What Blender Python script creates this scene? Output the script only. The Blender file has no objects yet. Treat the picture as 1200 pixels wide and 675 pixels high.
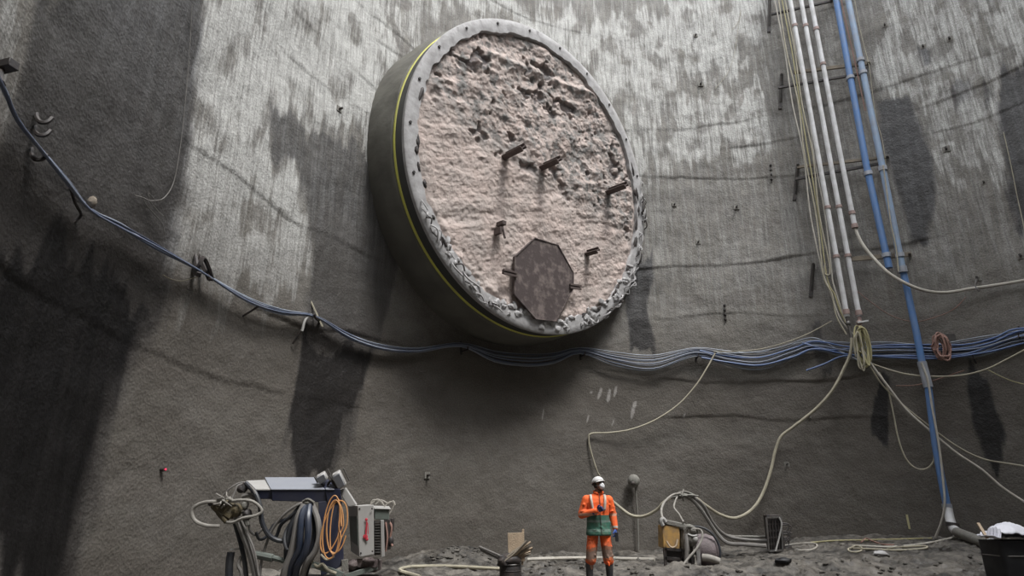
import bpy, math, random
import numpy as np
from mathutils import Vector, Matrix, noise as mnoise
random.seed(7); rng = np.random.default_rng(7)
col = bpy.context.scene.collection
scene = bpy.context.scene
# ------------------------------------------------------------------ camera
FPX = 740.0; PITCH = math.atan(FPX/2150.0); EYE = np.array([0, 0, 1.3])
cd = bpy.data.cameras.new('camera'); cam = bpy.data.objects.new('camera', cd); col.objects.link(cam)
cam.location = EYE; cam.rotation_euler = (math.pi/2+PITCH, 0, 0)
cd.sensor_width = 36; cd.lens = FPX/1200*36; cd.clip_end = 200
scene.camera = cam
CP, SP = math.cos(PITCH), math.sin(PITCH)
def ray(px, py):
    u = px-600; v = 337.5-py
    return np.array([u, FPX*CP-v*SP, FPX*SP+v*CP])
def at(px, py, Y):                      # the place at distance Y seen in that direction
    d = ray(px, py); return EYE+d*(Y/d[1])
# ------------------------------------------------------------------ shaft
CX, CY, R = 6.2, 8.6, 12.25
def wp(px, py, off=0.0):
    d = ray(px, py); r = R-off
    a = d[0]**2+d[1]**2; b = -2*(d[0]*CX+d[1]*CY); c = CX*CX+CY*CY-r*r
    t = (-b+math.sqrt(b*b-4*a*c))/(2*a)
    return EYE+d*t
def sz(p):                              # wall coordinates: arc length (left to right), height
    a = math.atan2(p[1]-CY, p[0]-CX)
    if a < -math.pi/2: a += 2*math.pi
    return ((math.radians(215)-a)*R, p[2])
def wsz(px, py): return sz(wp(px, py))
def from_sz(s, z, off=0.0):
    a = math.radians(215)-s/R
    return np.array([CX+(R-off)*math.cos(a), CY+(R-off)*math.sin(a), z])
def w_in(p):                            # unit vector pointing from the wall into the shaft
    v = np.array([CX-p[0], CY-p[1], 0.0]); return v/np.linalg.norm(v)
# ------------------------------------------------------------------ noise
def vnoise(x, y, seed=0):
    x = np.asarray(x, float); y = np.asarray(y, float)
    xi = np.floor(x).astype(np.int64); yi = np.floor(y).astype(np.int64)
    xf = x-xi; yf = y-yi; xf = xf*xf*(3-2*xf); yf = yf*yf*(3-2*yf)
    def h(a, b):
        n = (a*374761393+b*668265263+seed*974711) & 0x7fffffff
        n = ((n ^ (n >> 13))*1274126177) & 0x7fffffff
        return ((n ^ (n >> 16)) & 0xffff)/65535.0
    return (h(xi, yi)*(1-xf)+h(xi+1, yi)*xf)*(1-yf)+(h(xi, yi+1)*(1-xf)+h(xi+1, yi+1)*xf)*yf
def fbm(x, y, o=4, seed=0):
    s = 0; a = .5; t = 0
    for i in range(o):
        s = s+a*vnoise(x*2**i, y*2**i, seed+i*17); t += a; a *= .5
    return s/t
def sstep(a, b, x):
    t = np.clip((x-a)/(b-a), 0, 1); return t*t*(3-2*t)
# ------------------------------------------------------------------ materials
def nt(name):
    m = bpy.data.materials.new(name); m.use_nodes = True
    n = m.node_tree; b = n.nodes['Principled BSDF']; return m, n, b
def lk(n, a, b): n.links.new(a, b)
def mat(name, c, rough=.7, metal=0, c2=None, scale=6, amt=.5, bump=.0, bscale=40, contrast=(.4, .65), spec=.4):
    m, n, b = nt(name)
    b.inputs['Roughness'].default_value = rough; b.inputs['Metallic'].default_value = metal
    b.inputs['Specular IOR Level'].default_value = spec
    tc = n.nodes.new('ShaderNodeTexCoord')
    if c2 is None: c2 = tuple(x*.6 for x in c)
    nz = n.nodes.new('ShaderNodeTexNoise'); nz.inputs['Scale'].default_value = scale; nz.inputs['Detail'].default_value = 6
    lk(n, tc.outputs['Object'], nz.inputs['Vector'])
    mr = n.nodes.new('ShaderNodeMapRange'); mr.inputs[1].default_value = contrast[0]; mr.inputs[2].default_value = contrast[1]
    mr.inputs[4].default_value = amt
    lk(n, nz.outputs[0], mr.inputs[0])
    mx = n.nodes.new('ShaderNodeMix'); mx.data_type = 'RGBA'
    mx.inputs[6].default_value = (*c, 1); mx.inputs[7].default_value = (*c2, 1)
    lk(n, mr.outputs[0], mx.inputs[0]); lk(n, mx.outputs[2], b.inputs['Base Color'])
    if bump:
        nb = n.nodes.new('ShaderNodeTexNoise'); nb.inputs['Scale'].default_value = bscale; nb.inputs['Detail'].default_value = 4
        lk(n, tc.outputs['Object'], nb.inputs['Vector'])
        bp = n.nodes.new('ShaderNodeBump'); bp.inputs['Strength'].default_value = bump; bp.inputs['Distance'].default_value = .02
        lk(n, nb.outputs[0], bp.inputs['Height']); lk(n, bp.outputs[0], b.inputs['Normal'])
    return m
MUD = (.085, .075, .065)
M = dict(
    cable_rich=mat('rich_blue_cable_sheath', (.07, .12, .28), .5, c2=(.14, .18, .27), scale=2),
    cable_blue=mat('blue_cable_sheath', (.12, .145, .21), .5, c2=(.20, .21, .24), scale=2),
    cable_grey=mat('grey_cable_sheath', (.30, .33, .38), .5, c2=(.16, .18, .22), scale=2),
    cable_dark=mat('dark_cable_sheath', (.05, .06, .09), .5, c2=(.10, .10, .12), scale=2),
    pipe_white=mat('grey_white_pipe', (.56, .56, .57), .55, c2=(.30, .29, .28), scale=3, bump=.1),
    pipe_blue=mat('blue_pipe_plastic', (.09, .185, .39), .5, c2=(.14, .19, .29), scale=3),
    pipe_grey=mat('grey_pipe_plastic', (.30, .32, .36), .5, c2=(.18, .18, .19), scale=3),
    pipe_paleblue=mat('faded_blue_pipe_plastic', (.22, .30, .42), .5, c2=(.22, .22, .24), scale=3),
    collar=mat('pinkish_pipe_clamp', (.30, .22, .20), .6),
    hose_beige=mat('beige_hose', (.36, .33, .25), .7, c2=(.22, .20, .16), scale=5),
    hose_pale=mat('pale_hose', (.42, .395, .35), .7, c2=(.28, .25, .21), scale=5),
    hose_yellow=mat('yellowish_hose', (.34, .31, .17), .7, c2=(.26, .23, .14), scale=5),
    hose_pink=mat('reddish_brown_hose', (.28, .16, .13), .7, c2=(.16, .11, .09), scale=8),
    hose_grey=mat('muddy_grey_hose', (.17, .16, .15), .7, c2=(.10, .09, .08), scale=5),
    hose_black=mat('black_rubber', (.022, .024, .030), .45, c2=(.06, .06, .06), scale=6),
    hose_blueblack=mat('blue_black_rubber', (.022, .03, .05), .4, c2=(.06, .06, .07), scale=6),
    hose_orange=mat('orange_cable', (.50, .24, .09), .6, c2=(.40, .22, .10), scale=9),
    steel=mat('dusty_steel', (.13, .125, .12), .55, .5, c2=(.08, .065, .055), scale=9, bump=.2),
    steel_dark=mat('dark_dirty_steel', (.035, .032, .032), .6, .2, c2=(.08, .06, .05), scale=9, bump=.2),
    rust=mat('rusty_plate_steel', (.08, .062, .06), .75, .1, c2=(.22, .18, .165), scale=4.5, amt=.75, bump=.5, bscale=9, contrast=(.48, .66)),
    beam=mat('brown_beam_steel', (.075, .055, .05), .7, .1, c2=(.14, .11, .10), scale=5),
    timber=mat('weathered_timber', (.40, .31, .22), .8, c2=(.25, .19, .13), scale=10, bump=.4),
    hose_muddy=mat('mud_streaked_pale_hose', (.27, .255, .23), .8, c2=(.12, .11, .095), scale=9),
    timber_dirty=mat('dirty_timber', (.20, .17, .13), .85, c2=(.12, .10, .085), scale=6, bump=.4),
    yellow_line=mat('yellow_paint', (.62, .60, .12), .6, c2=(.34, .33, .14), scale=1.2),
    panel_pale=mat('pale_grey_panel', (.34, .33, .315), .5, c2=(.30, .29, .28), scale=5),
    panel_blue=mat('bluish_grey_panel', (.22, .23, .26), .45, c2=(.24, .25, .27), scale=4),
    navy=mat('dark_navy_paint', (.022, .025, .05), .5, c2=(.05, .05, .06), scale=5),
    greenish=mat('grey_green_paint', (.12, .14, .125), .55, c2=(.10, .10, .09), scale=7),
    ochre=mat('ochre_yellow_paint', (.42, .25, .08), .6, c2=(.20, .14, .09), scale=9, amt=.8),
    dusty=mat('mud_dusted_metal', (.19, .185, .165), .8, c2=(.12, .10, .09), scale=8, bump=.5),
    mauve=mat('mud_caked_mauve_metal', (.17, .14, .145), .8, c2=(.10, .09, .085), scale=8, bump=.5),
    red=mat('red_paint', (.50, .04, .06), .6, amt=.3),
    white_sheet=mat('white_plastic_sheet', (.68, .68, .74), .5, c2=(.5, .5, .55), scale=4, bump=.3, bscale=14),
    black_tub=mat('black_plastic', (.012, .012, .014), .6, c2=(.03, .03, .03)),
    concrete_pale=mat('pale_dried_concrete', (.42, .41, .41), .85, c2=(.20, .19, .185), scale=4, bump=.5, bscale=12),
    hiviz=mat('high_visibility_orange_cloth', (.80, .13, .03), .8, c2=(.52, .10, .04), scale=7, amt=.6, bump=.3, bscale=12),
    reflective=mat('silver_reflective_tape', (.46, .42, .38), .4, c2=(.40, .30, .22), scale=20),
    helmet=mat('white_helmet_shell', (.62, .61, .60), .45, c2=(.42, .40, .38), scale=9),
    mask=mat('white_mask_felt', (.72, .72, .74), .8, c2=(.6, .6, .6)),
    skin=mat('skin', (.36, .20, .14), .6, amt=.2),
    hair=mat('dark_hair', (.02, .015, .012), .7),
    glove=mat('blue_glove_cloth', (.03, .05, .16), .7, c2=(.02, .02, .04), scale=20),
    boot=mat('dark_rubber_boot', (.022, .024, .028), .5, c2=(.10, .09, .08), scale=9),
    eye=mat('eye', (.05, .04, .03), .2),
)
# trousers: orange cloth with knees caked in mud; jacket: orange above a green lower half
def banded(name, stops, base_noise=.5, wob=.03):
    m, n, b = nt(name); b.inputs['Roughness'].default_value = .8
    tc = n.nodes.new('ShaderNodeTexCoord'); sp = n.nodes.new('ShaderNodeSeparateXYZ'); lk(n, tc.outputs['Object'], sp.inputs[0])
    dv = n.nodes.new('ShaderNodeMath'); dv.operation = 'DIVIDE'; dv.inputs[1].default_value = 2.0
    wn = n.nodes.new('ShaderNodeTexNoise'); wn.inputs['Scale'].default_value = 7; lk(n, tc.outputs['Object'], wn.inputs[0])
    wm = n.nodes.new('ShaderNodeMath'); wm.operation = 'MULTIPLY_ADD'; lk(n, wn.outputs[0], wm.inputs[0]); wm.inputs[1].default_value = wob; lk(n, sp.outputs[2], wm.inputs[2])
    w2 = n.nodes.new('ShaderNodeMath'); w2.operation = 'SUBTRACT'; lk(n, wm.outputs[0], w2.inputs[0]); w2.inputs[1].default_value = wob/2; lk(n, w2.outputs[0], dv.inputs[0])
    cr = n.nodes.new('ShaderNodeValToRGB'); cr.color_ramp.interpolation = 'CONSTANT'
    e = cr.color_ramp.elements; e[0].position = 0; e[0].color = (*stops[0][1], 1); e[1].position = stops[1][0]/2; e[1].color = (*stops[1][1], 1)
    for z, c in stops[2:]:
        k = e.new(z/2); k.color = (*c, 1)
    lk(n, dv.outputs[0], cr.inputs[0])
    nz = n.nodes.new('ShaderNodeTexNoise'); nz.inputs['Scale'].default_value = 9; nz.inputs['Detail'].default_value = 5; lk(n, tc.outputs['Object'], nz.inputs[0])
    mr = n.nodes.new('ShaderNodeMapRange'); mr.inputs[1].default_value = .42; mr.inputs[2].default_value = .66; mr.inputs[4].default_value = base_noise; lk(n, nz.outputs[0], mr.inputs[0])
    mx = n.nodes.new('ShaderNodeMix'); mx.data_type = 'RGBA'; lk(n, cr.outputs[0], mx.inputs[6]); mx.inputs[7].default_value = (.16, .10, .07, 1); lk(n, mr.outputs[0], mx.inputs[0])
    lk(n, mx.outputs[2], b.inputs['Base Color'])
    bp = n.nodes.new('ShaderNodeBump'); bp.inputs['Strength'].default_value = .5; bp.inputs['Distance'].default_value = .03; lk(n, nz.outputs[0], bp.inputs['Height']); lk(n, bp.outputs[0], b.inputs['Normal'])
    return m
OR = (.85, .13, .025); GRN = (.03, .115, .08); SIL = (.50, .42, .36)
M['jacket'] = banded('orange_and_green_jacket_cloth', [(0, GRN), (.87, (.13, .22, .18)), (.915, GRN), (1.03, (.11, .17, .15)), (1.07, GRN), (1.155, OR)], .25)
M['sleeve'] = banded('orange_sleeve_cloth', [(0, OR), (.93, SIL), (.975, OR), (1.14, (.6, .3, .2)), (1.18, OR)], .3)
M['trousers'] = banded('muddy_orange_trouser_cloth', [(0, OR), (.40, (.5, .13, .05)), (.44, (.20, .13, .10)), (.57, (.34, .14, .08)), (.61, OR)], .5, .2)
# ------------------------------------------------------------------ mesh builder
class MB:
    def __init__(s): s.v = []; s.f = []
    def add(s, v, f):
        o = len(s.v); s.v.extend([tuple(map(float, p)) for p in v]); s.f.extend([tuple(i+o for i in q) for q in f]); return s
    def box(s, c, size, X=(1, 0, 0), Y=(0, 1, 0), Z=(0, 0, 1), bev=0.0):
        c = np.array(c, float); X, Y, Z = [np.array(a, float)/np.linalg.norm(a) for a in (X, Y, Z)]
        h = np.array(size, float)/2; b = min(bev if bev else min(h)*.12, min(h)*.49)
        V = []; idx = {}
        for sx in (-1, 1):
            for sy in (-1, 1):
                for sz_ in (-1, 1):
                    for k in range(3):      # three vertices per corner -> bevelled box
                        q = [h[0]-b, h[1]-b, h[2]-b]; q[k] = h[k]
                        idx[(sx, sy, sz_, k)] = len(V); V.append(c+X*sx*q[0]+Y*sy*q[1]+Z*sz_*q[2])
        F = []
        I = lambda a, b_, c_, k: idx[(a, b_, c_, k)]
        for sg in (-1, 1):
            r = 1 if sg > 0 else -1
            F.append([I(sg, a, b_, 0) for a, b_ in ((-1, -1), (1, -1), (1, 1), (-1, 1))][::r])
            F.append([I(a, sg, b_, 1) for a, b_ in ((-1, -1), (1, -1), (1, 1), (-1, 1))][::-r])
            F.append([I(a, b_, sg, 2) for a, b_ in ((-1, -1), (1, -1), (1, 1), (-1, 1))][::r])
        for a in (-1, 1):
            for b_ in (-1, 1):
                F.append([I(a, b_, -1, 0), I(a, b_, 1, 0), I(a, b_, 1, 1), I(a, b_, -1, 1)][::(a*b_)])
                F.append([I(a, -1, b_, 0), I(a, 1, b_, 0), I(a, 1, b_, 2), I(a, -1, b_, 2)][::-(a*b_)])
                F.append([I(-1, a, b_, 1), I(1, a, b_, 1), I(1, a, b_, 2), I(-1, a, b_, 2)][::(a*b_)])
                for c_ in (-1, 1):
                    F.append([I(a, b_, c_, 0), I(a, b_, c_, 1), I(a, b_, c_, 2)][::(a*b_*c_)])
        return s.add(V, F)
    def bar(s, p, q, w, h, up=(0, 0, 1)):
        p = np.array(p, float); q = np.array(q, float); d = q-p; L = np.linalg.norm(d); d = d/L
        u = np.array(up, float); x = np.cross(d, u); x /= np.linalg.norm(x); u = np.cross(x, d)
        return s.box((p+q)/2, (L, w, h), d, -x, u)
    def tube(s, pts, r, n=8, smooth=True, step=None):
        P = spline(pts, step) if smooth and len(pts) > 2 else np.array(pts, float)
        m = len(P); rr = np.full(m, r) if np.isscalar(r) else np.interp(np.linspace(0, 1, m), np.linspace(0, 1, len(r)), r)
        T = np.gradient(P, axis=0); T /= np.linalg.norm(T, axis=1)[:, None]+1e-12
        u = np.cross(T[0], (0, 0, 1.0)); u = u if np.linalg.norm(u) > .1 else np.cross(T[0], (0, 1.0, 0)); u /= np.linalg.norm(u)
        V = []; a = np.arange(n)*2*math.pi/n
        for i in range(m):
            u = u-T[i]*np.dot(u, T[i]); u /= np.linalg.norm(u); w = np.cross(T[i], u)
            V.extend(P[i]+rr[i]*(np.cos(t)*u+np.sin(t)*w) for t in a)
        F = [(i*n+j, i*n+(j+1) % n, (i+1)*n+(j+1) % n, (i+1)*n+j) for i in range(m-1) for j in range(n)]
        F += [tuple(range(n))[::-1], tuple(range((m-1)*n, m*n))]
        return s.add(V, F)
    def loft(s, C, rx, ry, n=16, X=(1, 0, 0), Y=(0, 1, 0), pw=2.0):
        C = np.array(C, float); X = np.array(X, float); Y = np.array(Y, float); m = len(C); V = []
        for i in range(m):
            for j in range(n):
                t = 2*math.pi*j/n; c, d = math.cos(t), math.sin(t)
                V.append(C[i]+X*rx[i]*math.copysign(abs(c)**(2/pw), c)+Y*ry[i]*math.copysign(abs(d)**(2/pw), d))
        F = [(i*n+j, i*n+(j+1) % n, (i+1)*n+(j+1) % n, (i+1)*n+j) for i in range(m-1) for j in range(n)]
        F += [tuple(range(n))[::-1], tuple(range((m-1)*n, m*n))]
        return s.add(V, F)
    def ell(s, c, r, X=(1, 0, 0), Y=(0, 1, 0), Z=(0, 0, 1), n=14, m=9, jit=0):
        c = np.array(c, float); X, Y, Z = [np.array(a, float)/np.linalg.norm(a) for a in (X, Y, Z)]
        V = []; 
        for i in range(1, m):
            ph = math.pi*i/m
            for j in range(n):
                t = 2*math.pi*j/n; k = 1+jit*(random.random()-.5)
                V.append(c+k*(X*r[0]*math.sin(ph)*math.cos(t)+Y*r[1]*math.sin(ph)*math.sin(t)-Z*r[2]*math.cos(ph)))
        V.append(c-Z*r[2]); V.append(c+Z*r[2]); a = len(V)-2
        F = [(i*n+j, i*n+(j+1) % n, (i+1)*n+(j+1) % n, (i+1)*n+j) for i in range(m-2) for j in range(n)]
        F += [(a, (j+1) % n, j) for j in range(n)]+[(a+1, (m-2)*n+j, (m-2)*n+(j+1) % n) for j in range(n)]
        return s.add(V, F)
    def cap(s, p, q, r0, r1, n=12):         # tapered capsule
        p = np.array(p, float); q = np.array(q, float); d = q-p; L = np.linalg.norm(d)+1e-9; d = d/L
        u = np.cross(d, (0, 0, 1.0)); u = u if np.linalg.norm(u) > .1 else np.cross(d, (0, 1.0, 0)); u /= np.linalg.norm(u); w = np.cross(d, u)
        C = []; rr = []
        for t in (-.98, -.8, -.45, 0): C.append(p+d*t*r0); rr.append(r0*math.sqrt(1-t*t))
        for t in (0, .45, .8, .98): C.append(q+d*t*r1); rr.append(r1*math.sqrt(1-t*t))
        return s.loft(C, rr, rr, n, u, w)
    def prism(s, poly, n_off):                # outline points + thickness vector
        P = [np.array(p, float) for p in poly]; o = np.array(n_off, float); k = len(P)
        V = P+[p+o for p in P]
        F = [tuple(range(k))[::-1], tuple(range(k, 2*k))]+[(i, (i+1) % k, k+(i+1) % k, k+i) for i in range(k)]
        return s.add(V, F)
    def build(s, name, m, parent=None, origin=None, smooth=True, kind=None):
        V = np.array(s.v, float)
        if parent is not None: org = np.array(parent['_o'])
        elif origin is not None: org = np.array(origin, float)
        else: org = np.array([(V[:, 0].min()+V[:, 0].max())/2, (V[:, 1].min()+V[:, 1].max())/2, V[:, 2].min()])
        me = bpy.data.meshes.new(name); me.from_pydata([tuple(p) for p in V-org], [], s.f); me.validate(); me.update()
        import bmesh
        b = bmesh.new(); b.from_mesh(me); bmesh.ops.recalc_face_normals(b, faces=b.faces); b.to_mesh(me); b.free()
        o = bpy.data.objects.new(name, me); col.objects.link(o)
        me.materials.append(M[m] if isinstance(m, str) else m)
        if smooth:
            me.shade_smooth(); me.set_sharp_from_angle(angle=math.radians(38))
        if parent is not None: o.parent = parent
        else: o.location = org
        o['_o'] = [float(x) for x in org]
        if kind: o['kind'] = kind
        return o
def spline(pts, step=None):
    P = np.array(pts, float); n = len(P)
    Q = np.vstack([2*P[0]-P[1], P, 2*P[-1]-P[-2]]); out = []
    for i in range(n-1):
        a, b, c, d = Q[i:i+4]; L = np.linalg.norm(c-b)
        k = max(3, min(24, int(L/(step or .08))))
        for t in np.arange(k)/k:
            out.append(.5*((2*b)+(-a+c)*t+(2*a-5*b+4*c-d)*t*t+(-a+3*b-3*c+d)*t**3))
    out.append(P[-1]); return np.array(out)
def empty(name, loc, label, cat, group=None):
    o = bpy.data.objects.new(name, None); col.objects.link(o); o.location = loc; o.empty_display_size = .2
    o['_o'] = [float(x) for x in loc]; return tag(o, label, cat, group)
def tag(o, label, cat, group=None):
    o['label'] = label; o['category'] = cat
    if group: o['group'] = group
    return o
def wtube(px, off, r, n=7):                # a line running along the wall, from pixels
    if np.isscalar(off): off = [off]*len(px)
    return MB().tube([wp(x, y, o) for (x, y), o in zip(px, off)], r, n)
# ================================================================== WALL
A0, A1 = 215.0, 2.0; ZT = 29.0; ZB = -1.2
NS = 1150; zs = np.concatenate([np.linspace(ZB, 19.5, 560), np.linspace(19.8, ZT, 22)])
S = np.linspace(0, math.radians(A0-A1)*R, NS)
SS, ZZ = np.meshgrid(S, zs)
def sdf(poly, X, Y):                       # signed distance, positive inside
    d = np.full(X.shape, 1e9); ins = np.zeros(X.shape, bool); k = len(poly)
    for i in range(k):
        ax, ay = poly[i]; bx, by = poly[(i+1) % k]
        ex, ey = bx-ax, by-ay; wx, wy = X-ax, Y-ay
        t = np.clip((wx*ex+wy*ey)/(ex*ex+ey*ey+1e-12), 0, 1)
        d = np.minimum(d, (wx-ex*t)**2+(wy-ey*t)**2)
        c = ((ay > Y) != (by > Y)) & (X < (bx-ax)*(Y-ay)/((by-ay) if by != ay else 1e-9)+ax)
        ins ^= c
    d = np.sqrt(d); return np.where(ins, d, -d)
WX = SS+.45*(fbm(SS*1.1, ZZ*.45, 4, 3)-.5)*2+.10*(fbm(SS*6, ZZ*1.2, 3, 5)-.5)*2
WZ = ZZ+1.5*(fbm(SS*2.6, ZZ*.18, 4, 8)-.5)*2
def mask(px, feather=.25, warp=1.0, hard=False):
    P = [wsz(x, y) for x, y in px]
    X = SS+(WX-SS)*warp; Y = ZZ+(WZ-ZZ)*warp
    xs = [p[0] for p in P]; ys = [p[1] for p in P]
    out = np.zeros(SS.shape)
    j0 = max(0, np.searchsorted(S, min(xs)-1.5)); j1 = np.searchsorted(S, max(xs)+1.5)
    i0 = max(0, np.searchsorted(zs, min(ys)-1.5)); i1 = np.searchsorted(zs, max(ys)+1.5)
    sl = (slice(i0, i1), slice(j0, j1))
    out[sl] = sstep(-feather, feather, sdf(P, X[sl], Y[sl]))
    return out
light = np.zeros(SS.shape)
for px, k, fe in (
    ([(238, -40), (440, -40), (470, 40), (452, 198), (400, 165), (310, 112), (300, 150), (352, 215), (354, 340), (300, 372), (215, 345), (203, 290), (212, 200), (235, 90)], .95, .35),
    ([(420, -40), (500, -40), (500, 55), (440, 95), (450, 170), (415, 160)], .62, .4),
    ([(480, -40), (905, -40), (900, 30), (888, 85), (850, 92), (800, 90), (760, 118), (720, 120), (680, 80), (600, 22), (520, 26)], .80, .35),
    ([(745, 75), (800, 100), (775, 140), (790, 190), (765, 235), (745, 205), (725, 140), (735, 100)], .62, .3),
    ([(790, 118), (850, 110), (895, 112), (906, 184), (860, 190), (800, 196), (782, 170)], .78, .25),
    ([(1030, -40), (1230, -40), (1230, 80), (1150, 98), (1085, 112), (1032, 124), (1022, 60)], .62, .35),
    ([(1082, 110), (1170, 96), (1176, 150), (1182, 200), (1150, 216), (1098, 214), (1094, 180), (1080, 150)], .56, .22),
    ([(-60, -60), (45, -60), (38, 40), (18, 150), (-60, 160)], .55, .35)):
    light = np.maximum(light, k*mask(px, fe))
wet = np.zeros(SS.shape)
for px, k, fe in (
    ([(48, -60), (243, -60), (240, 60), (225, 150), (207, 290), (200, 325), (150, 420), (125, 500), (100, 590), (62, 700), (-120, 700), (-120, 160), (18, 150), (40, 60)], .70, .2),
    ([(-160, 240), (40, 240), (120, 290), (200, 320), (150, 420), (125, 500), (100, 590), (62, 700), (-160, 740)], 1.0, .4),  # wet wall, blackened further to paint in its low light
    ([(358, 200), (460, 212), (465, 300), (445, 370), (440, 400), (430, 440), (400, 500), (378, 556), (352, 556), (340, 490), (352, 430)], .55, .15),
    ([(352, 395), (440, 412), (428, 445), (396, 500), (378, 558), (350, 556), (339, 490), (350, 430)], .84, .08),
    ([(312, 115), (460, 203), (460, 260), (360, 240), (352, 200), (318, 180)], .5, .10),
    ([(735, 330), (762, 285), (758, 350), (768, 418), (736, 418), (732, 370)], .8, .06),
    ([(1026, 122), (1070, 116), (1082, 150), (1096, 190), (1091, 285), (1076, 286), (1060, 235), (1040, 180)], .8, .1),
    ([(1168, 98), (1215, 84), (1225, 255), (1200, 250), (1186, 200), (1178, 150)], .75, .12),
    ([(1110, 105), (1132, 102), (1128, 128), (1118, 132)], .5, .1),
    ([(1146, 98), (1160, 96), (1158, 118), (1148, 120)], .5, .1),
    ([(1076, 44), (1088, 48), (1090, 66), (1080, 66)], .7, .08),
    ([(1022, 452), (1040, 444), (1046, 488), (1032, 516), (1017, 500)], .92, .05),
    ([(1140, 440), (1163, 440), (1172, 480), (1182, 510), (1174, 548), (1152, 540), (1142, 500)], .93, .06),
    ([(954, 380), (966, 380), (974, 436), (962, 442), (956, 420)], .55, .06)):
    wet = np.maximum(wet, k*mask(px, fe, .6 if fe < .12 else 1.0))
# pale splashes of grout low on the wall
spl = np.zeros(SS.shape)
for (x, y, a, b) in ((703, 462, 3, 7), (712, 465, 3, 9), (720, 460, 3, 8), (694, 463, 2, 2), (742, 485, 3, 12), (745, 478, 2, 6), (690, 492, 2, 5), (717, 494, 2, 3), (802, 484, 2, 4), (637, 487, 2, 6), (805, 118, 3, 10), (832, 112, 4, 12), (742, 128, 3, 10), (869, 118, 4, 9)):
    spl = np.maximum(spl, mask([(x+.2*a, y-b), (x+a, y-b*.7), (x+a*.6, y+.3*b), (x-a*.5, y+b), (x-a*.8, y+.5*b), (x-.4*a, y-.3*b)], .07, .2))
# relief: lifts of sprayed concrete, each lip hanging a little over the one below
disp = .06*(fbm(SS*.35, ZZ*.45, 3, 21)-.5)+.07*(fbm(SS*.9, ZZ*1.1, 3, 31)-.5)+.016*(fbm(SS*6, ZZ*6, 3, 41)-.5)
lips = [(wp(1115, 107)[2], .05), (wp(770, 152)[2], .05), (wp(800, 316)[2], .055), (wp(820, 445)[2], .05), (wp(850, 500)[2], .04), (wp(850, 205)[2], .035), (wp(850, 240)[2], .03), (wp(850, 40)[2], .03), (wp(850, 370)[2], .03)]
for i, (lz, am) in enumerate(lips):
    zl = lz+.45*(fbm(SS*.22+i*3.1, SS*0+i, 3, 50+i)-.5)*2+.05*(fbm(SS*2.5, SS*0+i, 2, 60+i)-.5)
    d = ZZ-zl; am2 = am*(.35+1.3*fbm(SS*.4, SS*0+i*2, 2, 70+i))
    disp += .55*am2*np.where(d > 0, np.exp(-d/.6)*sstep(-.02, .10, d), -.3*np.exp(d/.25))*sstep(.3, .62, fbm(SS*.3+i*5, SS*0, 2, 90+i))
disp += .02*light*(fbm(SS*5, ZZ*.5, 3, 81)-.5)*2
ANG = math.radians(A0)-SS/R; rad = R-disp
V = np.stack([CX+rad*np.cos(ANG), CY+rad*np.sin(ANG), ZZ], -1).reshape(-1, 3)
def gridfaces(ni, nj):
    i, j = np.meshgrid(np.arange(ni-1), np.arange(nj-1), indexing='ij'); a = (i*nj+j).ravel()
    return np.stack([a, a+1, a+nj+1, a+nj], -1)
def fastmesh(name, V, F):
    me = bpy.data.meshes.new(name); me.vertices.add(len(V)); me.vertices.foreach_set('co', V.astype(np.float32).ravel())
    me.loops.add(F.size); me.loops.foreach_set('vertex_index', F.ravel().astype(np.int32))
    me.polygons.add(len(F)); me.polygons.foreach_set('loop_start', np.arange(0, F.size, F.shape[1], dtype=np.int32))
    me.update(calc_edges=True); me.shade_smooth(); return me
F = gridfaces(*SS.shape)
me = fastmesh('wall_back', V, F)
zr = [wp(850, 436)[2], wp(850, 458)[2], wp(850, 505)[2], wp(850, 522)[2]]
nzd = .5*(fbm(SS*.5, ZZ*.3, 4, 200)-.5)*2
damp_shade = .75*sstep(zr[0]+.25, zr[1], ZZ+nzd)*(.45+.55*sstep(zr[3]-.2, zr[2]+.2, ZZ+nzd))*(.5+fbm(SS*.3, ZZ*.5, 3, 210))  # dampness bands, deepened so the colour carries light falloff down the shaft
damp_shade = np.maximum(damp_shade, .8*sstep(1.6, .2, ZZ+nzd))
for nm, arr in (('light', light), ('wet', wet), ('splash', spl), ('damp_shade', damp_shade)):
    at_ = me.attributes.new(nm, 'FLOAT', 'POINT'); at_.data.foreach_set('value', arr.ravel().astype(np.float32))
uv = me.uv_layers.new(name='UVMap'); UV = np.stack([SS.ravel(), ZZ.ravel()], -1)[F.ravel()]
uv.data.foreach_set('uv', UV.astype(np.float32).ravel())
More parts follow.
